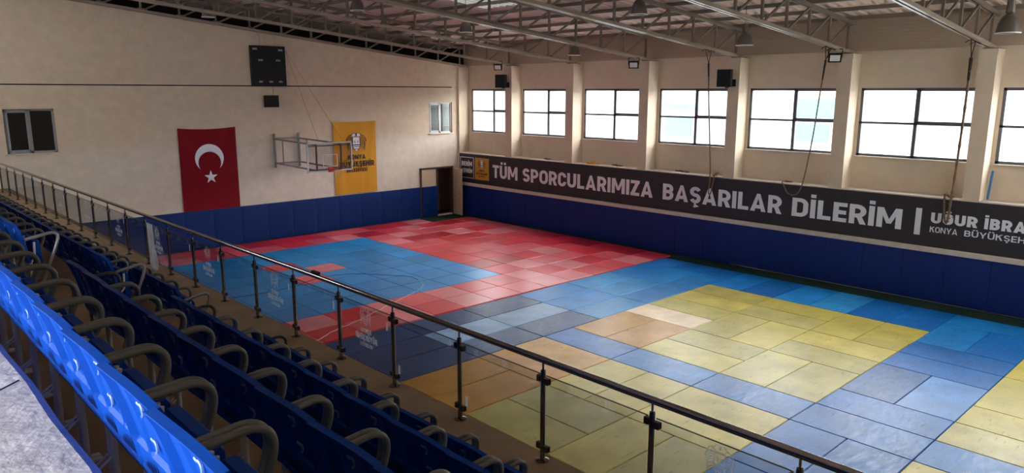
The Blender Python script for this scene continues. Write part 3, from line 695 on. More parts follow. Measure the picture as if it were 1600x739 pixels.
# intersection angle from vertical
dd = .165; cz2 = cz-dd
cosA = (R*R+dd*dd-r*r)/(2*R*dd)
aA = math.acos(max(-1,min(1,cosA)))            # measured from straight down at outer centre
for i in range(n+1):
    a = -PI/2+aA+(2*PI-2*aA)*i/n; pts_o.append((cx+R*math.cos(a), cz+R*math.sin(a)))
p0 = pts_o[0]; b0 = math.atan2(p0[1]-cz2, p0[0]-cx); p1 = pts_o[-1]; b1 = math.atan2(p1[1]-cz2, p1[0]-cx)
if b1 < b0: b1 += 2*PI
for i in range(n+1):
    b = b0+(b1-b0)*i/n; pts_i.append((cx+r*math.cos(b), cz2+r*math.sin(b)))
for i in range(n): g.flat([pts_i[i], pts_o[i], pts_o[i+1], pts_i[i+1]], f3)
g.build('crescent', M['white'], t)
star = []
for k in range(10):
    a = PI/2+k*PI/5; rr = .245 if k % 2 == 0 else .095; star.append((-8.57+rr*math.cos(a), 2.555+rr*math.sin(a)))
g = G()
for k in range(10): g.flat([(-8.57,2.555), star[k], star[(k+1) % 10]], f3)
g.build('star', M['white'], t)
t = thing('flag', (-2.55, Y1-.03, 1.41), 'yellow municipal flag with a black eagle crest on the back wall', 'flag')
flag_sheet(-3.56, -1.56, 1.42, 4.40, Y1-.012, .03, 0, .03, 0).build('cloth', M['yellow'], t, smooth=True)
f3 = lambda a, b: (a, Y1-.085, b); f3b = lambda a, b: (a, Y1-.089, b)
emblem(G(), -3.03, -2.04, 3.10, 3.92, f3, f3b).build('crest', [M['white'], M['grey']], t)
for a_ in (('KONYA', -2.94, -2.12, 2.84, .19), ('BÜYÜKŞEHİR', -3.34, -1.70, 2.53, .23), ('BELEDİYESİ', -3.03, -2.05, 2.32, .14)): lettering(*a_, f3, t=.22).build('lettering', M['black'], t)

# ================================================================== scoreboard, box speaker
t = thing('scoreboard', (-6.16, Y1-.08, 5.78), 'black electronic scoreboard hanging on the upper back wall', 'scoreboard')
G().cbox(-6.83, -5.48, Y1-.14, Y1-.015, 5.785, 7.25, .012).build('casing', M['blackplastic'], t)
g = G(); yq = Y1-.145
for (cx, cz) in ((-6.66,7.13),(-5.67,7.11),(-6.46,6.73),(-5.78,6.73),(-6.50,5.95),(-6.10,5.95),(-5.72,5.95)):
    wd = .085 if cz > 6 else .07
    for k in range(5):
        xa = cx-wd+k*wd*.42
        g.box(xa, xa+.012, yq, yq+.004, cz-.03, cz+.03); g.box(xa, xa+.028, yq, yq+.004, cz+(.018 if k % 2 else -.03), cz+(.03 if k % 2 else -.018))
g.build('small_captions', M['white'], t)
for xx in (-6.42, -5.83): G().bar((xx,Y1-.08,7.24),(xx,Y1-.08,zt(xx)+.05),.03,.03,(1,0,0)).build('hanging_rod', M['whitepaint'], t)
g = G().cbox(-6.38,-5.87,Y1-.22,Y1-.015,5.01,5.45,.015)
t = thing('horn_box', (-6.12, Y1-.1, 5.01), 'small square dark brown box below the scoreboard', 'speaker')
g.build('casing', M['brownbox'], t); G().cbox(-6.35,-5.90,Y1-.235,Y1-.22,5.04,5.42,.008).build('grille', M['blackplastic'], t)
G().tube([(-6.0,Y1-.02,5.45),(-6.0,Y1-.02,5.78)], .008, 6).build('cable', M['ropedark'], t)

# ================================================================== basketball backboard
t = thing('basketball_backboard', (-5.33, 15.3, 2.75), 'clear basketball backboard on a grey wall-mounted frame', 'backboard')
yb0 = 12.5
for xx in (-6.09, -5.09): G().bar((xx,15.33,2.72),(xx,15.33,4.02),.07,.07,(1,0,0)).build('wall_post', M['galv'], t)
for zz in (3.84, 2.90): G().bar((-6.09,15.30,zz),(-5.09,15.30,zz),.05,.05).build('wall_rail', M['galv'], t)
for (xw, xo) in ((-6.09,-5.83),(-5.09,-4.84)):
    for (zw, zo) in ((3.82,3.72),(2.90,2.80)): G().bar((xw,15.3,zw),(xo,yb0+.09,zo),.05,.055).build('support_arm', M['galv'], t)
    G().bar((xo,yb0+.09,2.74),(xo,yb0+.09,3.78),.05,.05,(1,0,0)).build('board_post', M['galv'], t)
    mx_, my_ = xw+(xo-xw)*.2, 15.3+(yb0+.09-15.3)*.2
    G().bar((mx_,my_,2.88),(mx_,my_,3.80),.035,.035,(1,0,0)).build('arm_strut', M['galv'], t)
for zz in (3.68, 2.83): G().bar((-6.20,yb0+.06,zz),(-4.46,yb0+.06,zz),.04,.04).build('board_rail', M['galv'], t)
g = G(); a, b, c, d_ = -6.245, -4.435, 2.755, 3.80
g.box(a,b,yb0-.02,yb0+.03,c,c+.045).box(a,b,yb0-.02,yb0+.03,d_-.045,d_).box(a,a+.045,yb0-.02,yb0+.03,c,d_).box(b-.045,b,yb0-.02,yb0+.03,c,d_)
g.build('board_frame', M['whitepaint'], t)
bd = G().box(a+.04,b-.04,yb0-.006,yb0+.006,c+.04,d_-.04).build('clear_board', M['boardglass'], t)
g = G(); cx = -5.34
for (p,q,r,s_) in ((cx-.295,cx+.295,2.92,2.95),(cx-.295,cx+.295,3.34,3.37),(cx-.295,cx-.265,2.92,3.37),(cx+.265,cx+.295,2.92,3.37)): g.box(p,q,yb0-.010,yb0-.006,r,s_)
g.build('target_square', M['decal'], bd)
g = G(); cy = yb0-.38; zr = 2.86
g.tube([(cx+.225*math.cos(2*PI*k/24), cy+.225*math.sin(2*PI*k/24), zr) for k in range(25)], .012, 8)
g.box(cx-.10,cx+.10,yb0-.05,yb0-.008,zr-.13,zr+.06).bar((cx-.08,yb0-.05,zr-.03),(cx-.08,cy+.2,zr-.005),.02,.05).bar((cx+.08,yb0-.05,zr-.03),(cx+.08,cy+.2,zr-.005),.02,.05)
hp = g.build('hoop', M['rimred'], t, smooth=True)
g = G()
for k in range(6):
    a0 = -.4+k*.42; p0 = (cx+.22*math.cos(a0), cy+.22*math.sin(a0), zr); p1 = (cx+.17*math.cos(a0+.25), cy+.17*math.sin(a0+.25), zr-.13-.03*(k % 3)); p2 = (cx+.13*math.cos(a0+.4), cy+.13*math.sin(a0+.4), zr-.24-.06*(k % 2))
    g.tube([p0,p1,p2], .006, 5)
for k in range(4):
    a0 = -.2+k*.42; g.tube([(cx+.17*math.cos(a0),cy+.17*math.sin(a0),zr-.14),(cx+.15*math.cos(a0+.2),cy+.15*math.sin(a0+.2),zr-.24),(cx+.17*math.cos(a0+.42),cy+.17*math.sin(a0+.42),zr-.15)], .006, 5)
g.build('torn_net', M['net'], hp)
for (xo) in (-5.70, -4.72):
    G().tube([(xo,yb0+.09,3.78),(-5.42,15.37,7.12)], .0045, 5).build('stay_cable', M['stay'], t)

# ================================================================== loudspeakers, floodlights, lamps, ropes
def speaker(c, rz, pil, lab):
    t = thing('loudspeaker', c, lab, 'speaker', 'black loudspeakers on the pillars')
    hw, hd, hh = .22, .17, .27; ca, sa = math.cos(rz), math.sin(rz)
    def tr(x, y, z): return (c[0]+x*ca-y*sa, c[1]+x*sa+y*ca, c[2]+z)
    # front faces local -x
    prof = [(-hd,-hw),(-hd,hw),(hd*.5,hw*.95),(hd,hw*.6),(hd,-hw*.6),(hd*.5,-hw*.95)]
    vs = [tr(x,y,-hh) for x, y in prof]+[tr(x,y,hh) for x, y in prof]; n = 6
    g = G().add(vs, [tuple(range(n-1,-1,-1)), tuple(range(n,2*n))]+[(i,(i+1) % n,(i+1) % n+n,i+n) for i in range(n)])
    cab = g.build('cabinet', M['blackplastic'], t)
    G().add([tr(-hd-.012,y,z) for y, z in ((-hw+.02,-hh+.02),(hw-.02,-hh+.02),(hw-.02,hh-.02),(-hw+.02,hh-.02))]+[tr(-hd,y,z) for y, z in ((-hw+.02,-hh+.02),(hw-.02,-hh+.02),(hw-.02,hh-.02),(-hw+.02,hh-.02))],
        [(3,2,1,0),(0,1,5,4),(1,2,6,5),(2,3,7,6),(3,0,4,7)]).build('grille', M['blackplastic'], t)
    G().tube([tr(hd*.3,0,-hh-.02),tr(hd*.9,-.05,-hh-.02),pil], .02, 8).box(pil[0]-.015,pil[0]+.02,pil[1]-.06,pil[1]+.06,pil[2]-.09,pil[2]+.13).build('bracket', M['blackplastic'], t)
speaker((2.50,1.36,6.02), .25, (2.91,1.29,5.86), 'black loudspeaker on a bracket on the fourth pillar, right of the first rope')
speaker((2.60,12.02,6.03), .35, (2.91,11.95,5.86), 'black loudspeaker on a bracket on the first pillar, near the back corner')
def flood(c, lab):
    t = thing('floodlight', c, lab, 'floodlight', 'small floodlights under the trusses')
    # tilted down, facing local (-x, -y small, down)
    f = Vector((-.80,-.48,-.36)).normalized(); r = Vector((0,0,1)).cross(f).normalized(); u = f.cross(r)
    cc = Vector(c)
    def bx(wd, ht, d0, d1):
        vs = [cc+r*a*wd/2+u*b*ht/2+f*d for d in (d0,d1) for a, b in ((-1,-1),(1,-1),(1,1),(-1,1))]
        return G().add(vs, [(3,2,1,0),(4,5,6,7),(0,1,5,4),(1,2,6,5),(2,3,7,6),(3,0,4,7)])
    bx(.34,.25,-.05,.03).build('housing', M['blackplastic'], t)
    bx(.26,.17,.03,.036).build('glass_front', M['lens'], t)
    g = G()
    for s in (-1,1): g.tube([cc+r*(.18*s), cc+r*(.18*s)+Vector((0,0,.24))], .012, 6)
    g.tube([cc-r*.18+Vector((0,0,.235)), cc+r*.18+Vector((0,0,.235))], .014, 6)
    g.build('yoke', M['blackplastic'], t)
flood((2.33,11.95,6.60), 'small black floodlight under the truss by the far loudspeaker, nearest the back corner')
flood((2.30,4.85,6.52), 'small black floodlight under the truss of the third pillar, without a rope')
flood((2.22,-2.20,6.53), 'small black floodlight beside the top of the thin slanting rope')
def lamp(c, k, lab):
    t = thing('pendant_lamp', c, lab, 'lamp', 'high-bay lamps under the roof')
    r = .21*k
    g = G().lathe([(r,0),(r*.97,.04),(r*.86,.16),(r*.62,.27),(r*.36,.33),(r*.30,.335),(.0001,.335)], c, 24).lathe([(r*.94,.0),(r*.83,.15),(r*.58,.25),(.0001,.31)], c, 24)
    g.build('shade', M['lampmetal'], t, smooth=True)
    G().lathe([(r,0),(r+.012,.005),(r+.012,-.012),(r-.02,-.014),(r-.03,.0)], c, 24).build('rim', M['rimwhite'], t, smooth=True)
    G().lathe([(.0001,.335),(.062,.34),(.075,.36),(.066,.56),(.05,.58),(.0001,.585)], c, 16).build('ballast_housing', M['lampmetal'], t, smooth=True)
    G().tube([(c[0],c[1],c[2]+.58),(c[0],c[1],zroof(c[0])-.02)], .008, 6).build('hanging_cable', M['ropedark'], t)
lamp((-2.55,-7.45,6.66), .95, 'bell-shaped pendant lamp at the upper right corner of the picture')
lamp((.30,-.50,6.86), 1.1, 'bell-shaped pendant lamp hanging behind the truss that carries the slanting rope')
lamp((1.10,6.55,6.86), 1.0, 'bell-shaped pendant lamp hanging before the second pillar')
lamp((-4.40,-.45,7.36), .95, 'bell-shaped pendant lamp up among the trusses above the middle window')
lamp((-3.80,6.60,7.38), .95, 'bell-shaped pendant lamp up among the trusses near the back corner window')
lamp((-8.92,13.60,7.98), .95, 'bell-shaped pendant lamp above the red flag, left of the scoreboard')
lamp((-7.60,6.60,7.75), .9, 'bell-shaped pendant lamp half hidden by the trusses above the basketball backboard')

def smooth_path(pts, n=6):
    P = [Vector(p) for p in pts]; out = []
    for i in range(len(P)-1):
        p0, p1, p2, p3 = P[max(i-1,0)], P[i], P[i+1], P[min(i+2,len(P)-1)]
        for k in range(n):
            u = k/n; out.append(.5*((2*p1)+(p2-p0)*u+(2*p0-5*p1+4*p2-p3)*u*u+(3*p1-p0-3*p2+p3)*u**3))
    return out+[P[-1]]
def rope(top, pts, r, knots, lab):
    t = thing('climbing_rope', pts[-1], lab, 'rope', 'ropes hanging from the trusses')
    P = smooth_path(pts, 14); rr = [r*(1+(.35 if knots and i % 5 == 0 else 0)+.06*math.sin(i*2.1)) for i in range(len(P))]
    G().tube(P, rr, 8).build('rope_line', M['rope'], t, smooth=True)
    a = Vector(pts[0]); k = Vector(top)
    g = G().tube([k+Vector((-.16,-.0,.10)), a, k+Vector((.18,0,.06))], .012, 6)
    d = (Vector(pts[1])-a).normalized(); g.tube([a, a+d*.55], [r*1.5, r*1.1], 8)
    g.tube([k+Vector((-.16,-.12,.03)),k+Vector((-.16,0,.10)),k+Vector((-.16,.12,.03))], .012, 6).tube([k+Vector((.18,-.12,.0)),k+Vector((.18,0,.06)),k+Vector((.18,.12,.0))], .012, 6)
    g.build('tie', M['ropedark'], t)
rope((1.37,1.31,6.78), [(1.42,1.31,6.45),(1.75,1.45,5.4),(2.2,1.63,4.2),(2.62,1.80,3.0),(2.77,1.90,2.5),(2.80,1.93,2.27),(2.80,1.86,2.27),(2.81,1.80,2.6),(2.86,1.77,2.90),(2.99,1.76,2.93),(3.06,1.84,2.86),(3.0,1.93,2.86),(2.95,1.80,2.87)], .021, False, 'long rope hanging straight before the window between the third and fourth pillars')
rope((1.75,-2.20,6.72), [(1.66,-2.2,6.45),(1.95,-1.97,5.4),(2.3,-1.70,4.2),(2.62,-1.40,3.1),(2.77,-1.20,2.63),(2.81,-1.0,2.50),(2.81,-.82,2.55),(2.83,-.70,2.72),(2.87,-.60,2.87),(3.0,-.66,2.865),(3.10,-.80,2.865),(3.05,-.62,2.88),(2.98,-.75,2.89)], .019, False, 'thin rope slanting across the window between the fourth and fifth pillars')
rope((1.60,-5.74,6.72), [(1.66,-5.72,6.40),(2.0,-5.62,5.3),(2.4,-5.48,4.0),(2.72,-5.35,2.9),(2.80,-5.30,2.3),(2.82,-5.25,2.2),(2.82,-5.20,2.4),(2.86,-5.15,2.90),(2.98,-5.2,2.9),(3.02,-5.3,2.87),(2.95,-5.22,2.87)], .027, True, 'thick knotted rope hanging before the right-hand window and the end of the banner')
# things lying on the ledge
t = G().tube([(3.32,-6.02,2.85),(3.38,-6.05,3.60)], .028, 10).build('blue_pipe', M['pipeblue'], org=(3.32,-6.02,2.84)); tag(t, 'blue pipe leaning on the wall below the right-hand window', 'pipe')
pts = [(3.1+.10*math.cos(k*1.3)*(1+.2*math.sin(k)), 7.28+.26*math.sin(k*1.1), 2.855+.02*(k % 3)) for k in range(16)]
t = G().tube(smooth_path(pts,4), .018, 6).build('tangled_cord', M['orange'], org=(3.1,7.28,2.84), smooth=True); tag(t, 'tangled orange cord lying on the ledge above the banner', 'cord')
for i, (yy, ln, lab) in enumerate(((6.2,.5,'dusty scrap board on the ledge just right of the orange cord'),(3.3,.55,'dusty scrap board on the ledge left of the first rope'),(9.9,.35,'dusty scrap board on the ledge between the first and second pillars'))):
    o = G().bar((3.2,yy-ln/2,2.855),(3.26,yy+ln/2,2.86),.12,.03).bar((3.12,yy-.1,2.85),(3.3,yy+.12,2.88),.06,.025).build('scrap_board', M['debris'], org=(3.2,yy,2.84)); tag(o, lab, 'scrap')

# ================================================================== floor mats
MG = .006
def floor_mat(name, x0, x1, y0, y1, col, m, label, cat, group, h=.0):
    o = G().cbox(x0+MG, x1-MG, y0+MG, y1-MG, -.042, h, .010).build(name, m, org=((x0+x1)/2,(y0+y1)/2,-.042))
    tag(o, label, cat, group); o.color = (*col, 1); return o
RED = [(0.60,0.016,0.034),(0.66,0.085,0.11),(0.42,0.008,0.020),(0.64,0.045,0.065),(0.70,0.19,0.21)]
rb = random.Random(11)
for j in range(12):
    for i in range(14):
        x0 = -3.71+1.03*(5-i); x1 = x0+1.03; y0 = 3.08+1.0017*j; y1 = y0+1.0017
        if j == 11 and i < 2: continue
        cx, cy = (x0+x1)/2, (y0+y1)/2
        blue = cx < -3.71 and 5.08 < cy < 13.09
        for (a, b) in ((-7.3,9.6),(-8.33,10.6),(-8.33,8.6)):
            if abs(cx-a) < .5 and abs(cy-b) < .5: blue = False
        if blue:
            kf = rb.uniform(.85,1.12); col = (0.002*kf, 0.25*kf, 0.62*kf)
        else: col = rb.choice(RED)
        nm = 'blue' if blue else 'red'
        floor_mat('foam_tile', x0, x1, y0, y1, col, M['tile'], '%s foam tile, %s row from the back wall, %s column from the banner wall' % (nm, ordn(12-j), ordn(i+1)), 'floor tile', nm+' foam tiles of the far square')
YEL = [(0.48,0.40,0.075),(0.45,0.385,0.09),(0.50,0.415,0.08),(0.42,0.365,0.10)]
BRN = [(0.46,0.22,0.022),(0.50,0.27,0.05)]
PNK = [(0.78,0.60,0.40)]
BLU = [(0.006,0.16,0.48),(0.010,0.195,0.52),(0.005,0.125,0.41),(0.022,0.23,0.52)]
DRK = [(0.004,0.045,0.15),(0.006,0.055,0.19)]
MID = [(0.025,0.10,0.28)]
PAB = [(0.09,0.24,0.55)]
PAL = [(0.17,0.30,0.48)]  # window sheen on blue mats, put into a paler base colour
J = {}
J['blue band by the red tiles'] = [
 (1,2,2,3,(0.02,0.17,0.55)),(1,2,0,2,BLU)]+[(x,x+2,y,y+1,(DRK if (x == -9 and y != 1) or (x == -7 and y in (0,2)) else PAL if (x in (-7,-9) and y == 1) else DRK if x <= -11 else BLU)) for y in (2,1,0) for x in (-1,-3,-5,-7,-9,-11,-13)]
J['far yellow square'] = [(-1,0,-2,0,YEL),(-2,-1,-2,0,YEL),(-3,-2,-2,0,YEL),(-4,-3,-2,0,PNK),(-6,-4,-1,0,BRN),(-6,-4,-2,-1,BRN),
 (-1,0,-4,-2,YEL),(-2,-1,-4,-2,YEL),(-4,-2,-3,-2,YEL),(-4,-2,-4,-3,YEL),(-5,-4,-4,-2,YEL),(-6,-5,-4,-2,YEL),
 (-2,0,-5,-4,YEL),(-2,0,-6,-5,YEL),(-3,-2,-6,-4,YEL),(-4,-3,-6,-4,YEL),(-6,-4,-5,-4,YEL),(-6,-4,-6,-5,YEL)]
J['blue strip between yellow squares'] = [(-7,-6,y-2,y,BLU) for y in (0,-2,-4,-8,-10)]
J['near yellow square'] = [(-8,-7,-2,0,BRN),(-9,-8,-2,0,BRN),(-11,-9,-1,0,BRN),(-11,-9,-2,-1,BRN),(-9,-7,-3,-2,YEL),(-9,-7,-4,-3,YEL),(-10,-9,-4,-2,YEL),(-11,-10,-4,-2,YEL),
 (-8,-7,-6,-4,YEL),(-9,-8,-6,-4,YEL),(-11,-9,-5,-4,YEL),(-11,-9,-6,-5,YEL),(-13,-11,-1,0,BRN),(-13,-11,-2,-1,BRN),(-13,-11,-3,-2,YEL),(-13,-11,-4,-3,YEL),(-12,-11,-6,-4,YEL),(-13,-12,-6,-4,YEL)]
J['blue strip by the banner wall'] = [(0,2,-1,0,BLU),(0,2,-2,-1,BLU),(0,2,-3,-2,BLU),(0,2,-4,-3,BLU),(0,2,-5,-4,BLU),(0,2,-6,-5,BLU),(1,2,-8,-6,BLU),(0,2,-9,-8,BLU),(0,2,-10,-9,BLU)]
J['blue band before the squares'] = [(-1,1,-7,-6,BLU),(-1,1,-8,-7,BLU),(-2,-1,-8,-6,BLU),(-3,-2,-8,-6,BLU),(-5,-3,-7,-6,MID),(-5,-3,-8,-7,PAB),(-6,-5,-8,-6,BLU),(-7,-6,-8,-6,BLU),(-9,-7,-7,-6,BLU),(-9,-7,-8,-7,BLU),(-10,-9,-8,-6,BLU),(-11,-10,-8,-6,BLU),(-13,-11,-7,-6,BLU),(-13,-11,-8,-7,BLU)]
J['right-edge yellow area'] = [(-2,0,-9,-8,YEL),(-2,0,-10,-9,YEL),(-4,-2,-9,-8,YEL),(-4,-2,-10,-9,YEL),(-5,-4,-10,-8,YEL),(-6,-5,-10,-8,YEL),(-8,-7,-10,-8,YEL),(-9,-8,-10,-8,YEL)]
CN = {id(BLU):'blue',id(DRK):'dark navy',id(PAL):'sheen-paled blue',id(PAB):'light blue',id(MID):'dull blue',id(YEL):'yellow',id(BRN):'orange-brown',id(PNK):'pale peach'}
rj = random.Random(5)
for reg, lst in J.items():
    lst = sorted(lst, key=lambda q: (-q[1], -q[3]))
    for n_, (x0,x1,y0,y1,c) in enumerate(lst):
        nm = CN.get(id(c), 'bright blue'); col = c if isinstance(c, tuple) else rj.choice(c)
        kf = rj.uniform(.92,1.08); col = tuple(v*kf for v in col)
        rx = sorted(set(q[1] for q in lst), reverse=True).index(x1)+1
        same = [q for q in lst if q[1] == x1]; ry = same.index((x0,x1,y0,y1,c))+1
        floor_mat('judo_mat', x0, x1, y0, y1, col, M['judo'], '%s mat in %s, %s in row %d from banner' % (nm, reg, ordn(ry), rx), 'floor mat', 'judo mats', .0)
# string lying across the mats
P = smooth_path([(-11.9,2.95),(-11.02,3.31),(-10.35,3.69),(-9.5,3.99),(-8.42,4.51),(-7.2,5.08),(-6.68,5.34),(-6.26,5.73),(-6.03,6.23),(-6.01,6.75),(-6.36,7.29),(-6.78,7.9),(-7.22,8.31),(-8.11,8.48),(-9.4,8.2)][0:0] + [(-11.9,2.95,.006),(-11.02,3.31,.006),(-10.35,3.69,.006),(-9.5,3.99,.006),(-8.42,4.51,.006),(-7.2,5.08,.006),(-6.68,5.34,.006),(-6.26,5.73,.006),(-6.06,6.23,.006)], 6)
t = G().tube([(p.x+.03*math.sin(i*1.7), p.y+.02*math.cos(i*2.3), .007) for i, p in enumerate(P)], .007, 5).build('string', M['string'], org=(-9,4,0)); tag(t, 'white string straggling across the red tiles toward the blue square', 'string')
P = smooth_path([(-6.06,6.25,.006),(-6.01,6.75,.006),(-6.36,7.29,.006),(-6.78,7.9,.006),(-7.22,8.31,.006),(-8.11,8.48,.006),(-9.6,8.0,.006),(-11,8.1,.006)], 6)
t = G().tube([(p.x+.02*math.sin(i*1.7), p.y+.015*math.cos(i*2.3), .007) for i, p in enumerate(P)], .006, 5).build('string', mat('dark_string',(0.02,0.04,0.09),.8), org=(-7,7.5,0)); tag(t, 'dark string curving over the blue tiles', 'string')

# ================================================================== glass railing
RX, RZ0, RZ1 = 3.90, TD, 5.588-2.055
def rail_x(yr): return CAM.x + (RX if yr < 7.5 else RX-.0118*(yr-7.5))
rail = thing('glass_railing', (rail_x(5), CAM.y+5, TD), 'stainless railing with tinted glass panels along the grandstand front', 'railing')
PY = [4.86+1.045*i-(0 if i < 4 else -.006*(i-4)) for i in range(-5, 21)]   # post distances along y from the camera
PP = [(rail_x(v), CAM.y+v) for v in PY if CAM.y+v < Y1-.15]
g = G().tube([(rail_x(v), CAM.y+v, RZ1) for v in (-1.2, .8, 3, 5, 7.5, 12, 17, 22, Y1-CAM.y-.02)], .0275, 14); g.build('handrail', M['chrome'], rail, smooth=True)
post0 = None
for (px, py) in PP:
    loc = Vector((px, py, TD))
    if post0 is None:
        base = loc
        g = G().lathe([(.021,0),(.021,.755),(.019,.768),(.0001,.772)], loc, 14); post0 = g.build('post', M['chromedark'], rail, smooth=True)
        G().lathe([(.055,.0),(.055,.008),(.045,.014),(.022,.018)], loc, 18).build('base_flange', M['chromedark'], post0, smooth=True)
        G().lathe([(.009,.76),(.009,.84)], loc, 8).build('top_pin', M['chrome'], post0, smooth=True)
        for zz in (.12, .69):
            for s in (-1, 1): G().cbox(px-.018, px+.018, py+s*.018, py+s*.062, TD+zz-.025+s*.006, TD+zz+.025+s*.006, .005).build('glass_clamp', M['clamp'], post0)
    else:
        c = copy_tree(post0, rail); c.location = loc-base
def decal(g, ya, yb, x, zc):
    # crest and three words meant to be read from the court side
    yc = (ya+yb)/2; fm = lambda a, b: (x, yc+a, zc+b)   # read from +x
    L0, D0 = emblem_polys()
    fn = layered(fm)
    for q_, p in enumerate(D0): g.flat([(-.11+a*.22, .06+b*.23) for a, b in p], fn(q_))
    lettering('KONYA', -.10, .10, .00, .05, fm, t=.2, g=g); lettering('BÜYÜKŞEHİR', -.21, .21, -.085, .065, fm, t=.2, g=g); lettering('BELEDİYESİ', -.12, .12, -.15, .04, fm, t=.16, g=g)
    return g
for i in range(len(PP)-1):
    (xa, ya), (xb_, yb2) = PP[i], PP[i+1]
    g = G().bar((xa,ya+.035,TD+.405),(xb_,yb2-.035,TD+.405),.010,.65)
    pn = g.build('glass_panel', M['railglass'], rail)
    G().bar((xa,ya+.035,TD+.732),(xb_,yb2-.035,TD+.732),.011,.004).build('polished_edge', M['clamp'], pn)
    j = i-5     # panel index counted from the post at the picture's middle
    if j in (-3, 1, 3, 5, 7, 9, 11, 13, 15):
        decal(G(), ya, yb2, (xa+xb_)/2+.007, TD+.42).build('frosted_crest', M['decal'], pn)
    if j in (-1, 0, 1, 2, 3, 5, 6, 9, 13):
        up = j > 0
        yq, zq = (ya+.10, TD+.60) if up else (yb2-.10, TD+.20)
        G().box((xa+xb_)/2-.009, (xa+xb_)/2-.006, yq-.012, yq+.012, zq-.045, zq+.045).build('white_mark', M['white_mark'], pn)  # small pale upright rectangle on the glass near a post
# cloth hung over the glass and a clip on the handrail
pi = 13
xa, ya = PP[pi]; yl = ya-.10
g = G(); n, m = 8, 22; vs = []
for j in range(m+1):
    v = j/m; z = TD+.745-.74*v
    for i in range(n+1):
        u = i/n; wd = .30+.04*v; y = yl-.02-.26*v-u*wd+.012*math.sin(v*17)*(u)+.01*math.sin(v*9+u*4)
        x = rail_x(ya-CAM.y)-.012-.03*abs(math.sin(u*7+v*3))*(.3+v)-.05*v*v
        vs.append((x, y, z))
fs = [(j*(n+1)+i, j*(n+1)+i+1, (j+1)*(n+1)+i+1, (j+1)*(n+1)+i) for j in range(m) for i in range(n)]
g.add(vs, fs)
o = g.build('hanging_cloth', M['cloth'], org=(xa-.05,yl-.1,TD), smooth=True); tag(o, 'pale grey-blue cloth strip hung over the glass railing', 'cloth')
sm = o.modifiers.new('thickness', 'SOLIDIFY'); sm.thickness = .004
yq = CAM.y+7.44
o = G().cbox(rail_x(7.5)-.022, rail_x(7.5)+.022, yq-.075, yq+.075, RZ1+.0285, RZ1+.058, .006).build('clip', M['blackplastic'], org=(rail_x(7.5),yq,RZ1+.02)); tag(o, 'small black clip sitting on the stainless handrail', 'clip')

# ================================================================== stadium seats
PT = 0.474
def seat_back():
    g = G(); nu, nv = 40, 30
    def mid(u, v):
        z = .363+.395*v
        prof = [(0,.012),(.30,-.010),(.60,-.038),(.85,-.068),(1.0,-.096)]
        for k in range(4):
            if prof[k][0] <= v <= prof[k+1][0]:
                s = (v-prof[k][0])/(prof[k+1][0]-prof[k][0]); x = prof[k][1]+(prof[k+1][1]-prof[k][1])*s; break
        x += .020*((1-u)/2)**2*v+.003*(1-u*u)*v     # each back is skewed a little forward at one end
        hw = .2335*(1-.012*max(0,v-.85)/.15)
        z += .003*(1-u*u)*v*v-.012*max(0,-u)**2*v*v-.010*(1-u*u)*(1-v)**2
        return x, u*hw, z
    def rear(u, v):
        a = abs(u)
        if a > .96: return .025
        if v > .955: return .022
        if v < .04: return .024
        if v < .30: return .016
        if abs(a-.40) < .05: return .013
        return .003
    F = []; R = []
    for j in range(nv+1):
        for i in range(nu+1):
            u, v = -1+2*i/nu, j/nv; x, y, z = mid(u, v)
            F.append((x+.006, y, z)); R.append((x-rear(u,v), y, z-.25*rear(u,v)))
    N = nu+1
    q = lambda j, i: j*N+i
    ff = [(q(j,i),q(j,i+1),q(j+1,i+1),q(j+1,i)) for j in range(nv) for i in range(nu)]
    g.add(F, ff); g.add(R, [tuple(reversed(f)) for f in ff])
    o2 = len(F); rim = [q(0,i) for i in range(nu+1)]+[q(j,nu) for j in range(1,nv+1)]+[q(nv,i) for i in range(nu-1,-1,-1)]+[q(j,0) for j in range(nv-1,0,-1)]
    g.f += [(rim[(k+1) % len(rim)], rim[k], rim[k]+o2, rim[(k+1) % len(rim)]+o2) for k in range(len(rim))]; g.m += [0]*len(rim)
    def rp(u, v, e=.0):
        x, y, z = mid(u, v); dd = rear(u, v); return (x-dd-e, y, z-.25*dd)
    for c in (-.45, .45):                           # vent slots in the lower band
        for k in range(4):
            u0 = c-.30+k*.15
            g.add([rp(u0,.08,.003),rp(u0+.12,.08,.003),rp(u0+.015,.285-.03*k,.003)], [(0,1,2)], 1)
            g.add([rp(u0,.08,.003),rp(u0+.12,.08,.003),rp(u0+.015,.285-.03*k,.003)], [(2,1,0)], 1)
    for c, vv in ((0,.42), (0,.74)):                # moulded hooks
        x, y, z = rp(c, vv, .004)
        g.tube([(x-.004+.0, y+.019*math.cos(a)+.012*(k_ == 0), z+.019*math.sin(a)+.010*(k_ == 0)) for k_, a in enumerate([.4+k*.5 for k in range(9)])], .0055, 6, 2)
        x, y, z = rp(c, vv-.005, .001); g.tube([(x+.004,y,z),(x-.004,y,z)], .009, 8, 1)
    return g
def seat_pan():
    g = G(); n = 10; prof = []
    # folded-up pan: side outline in x-z, rounded
    side = [(.062,.27),(.055,.42),(.050,.553),(.060,.573),(.098,.575),(.112,.560),(.118,.43),(.130,.31),(.115,.265),(.085,.26)]
    w_ = .198; m = 12; vs = []; fs = []
    for j in range(m+1):
        u = -1+2*j/m; e = max(0, abs(u)-.82)/.18
        for (x, z) in side: vs.append((x+(.092-x)*.20*e, u*w_, z-.02*e*(1 if z > .45 else -1)))
    k = len(side)
    for j in range(m):
        for i in range(k): fs.append((j*k+i, (j+1)*k+i, (j+1)*k+(i+1) % k, j*k+(i+1) % k))
    fs += [tuple(range(k)), tuple(reversed(range(m*k, m*k+k)))]
    g.add(vs, fs)
    for u in (-.12, 0, .12): g.box(.113, .126, u-.006, u+.006, .30, .52)
    return g
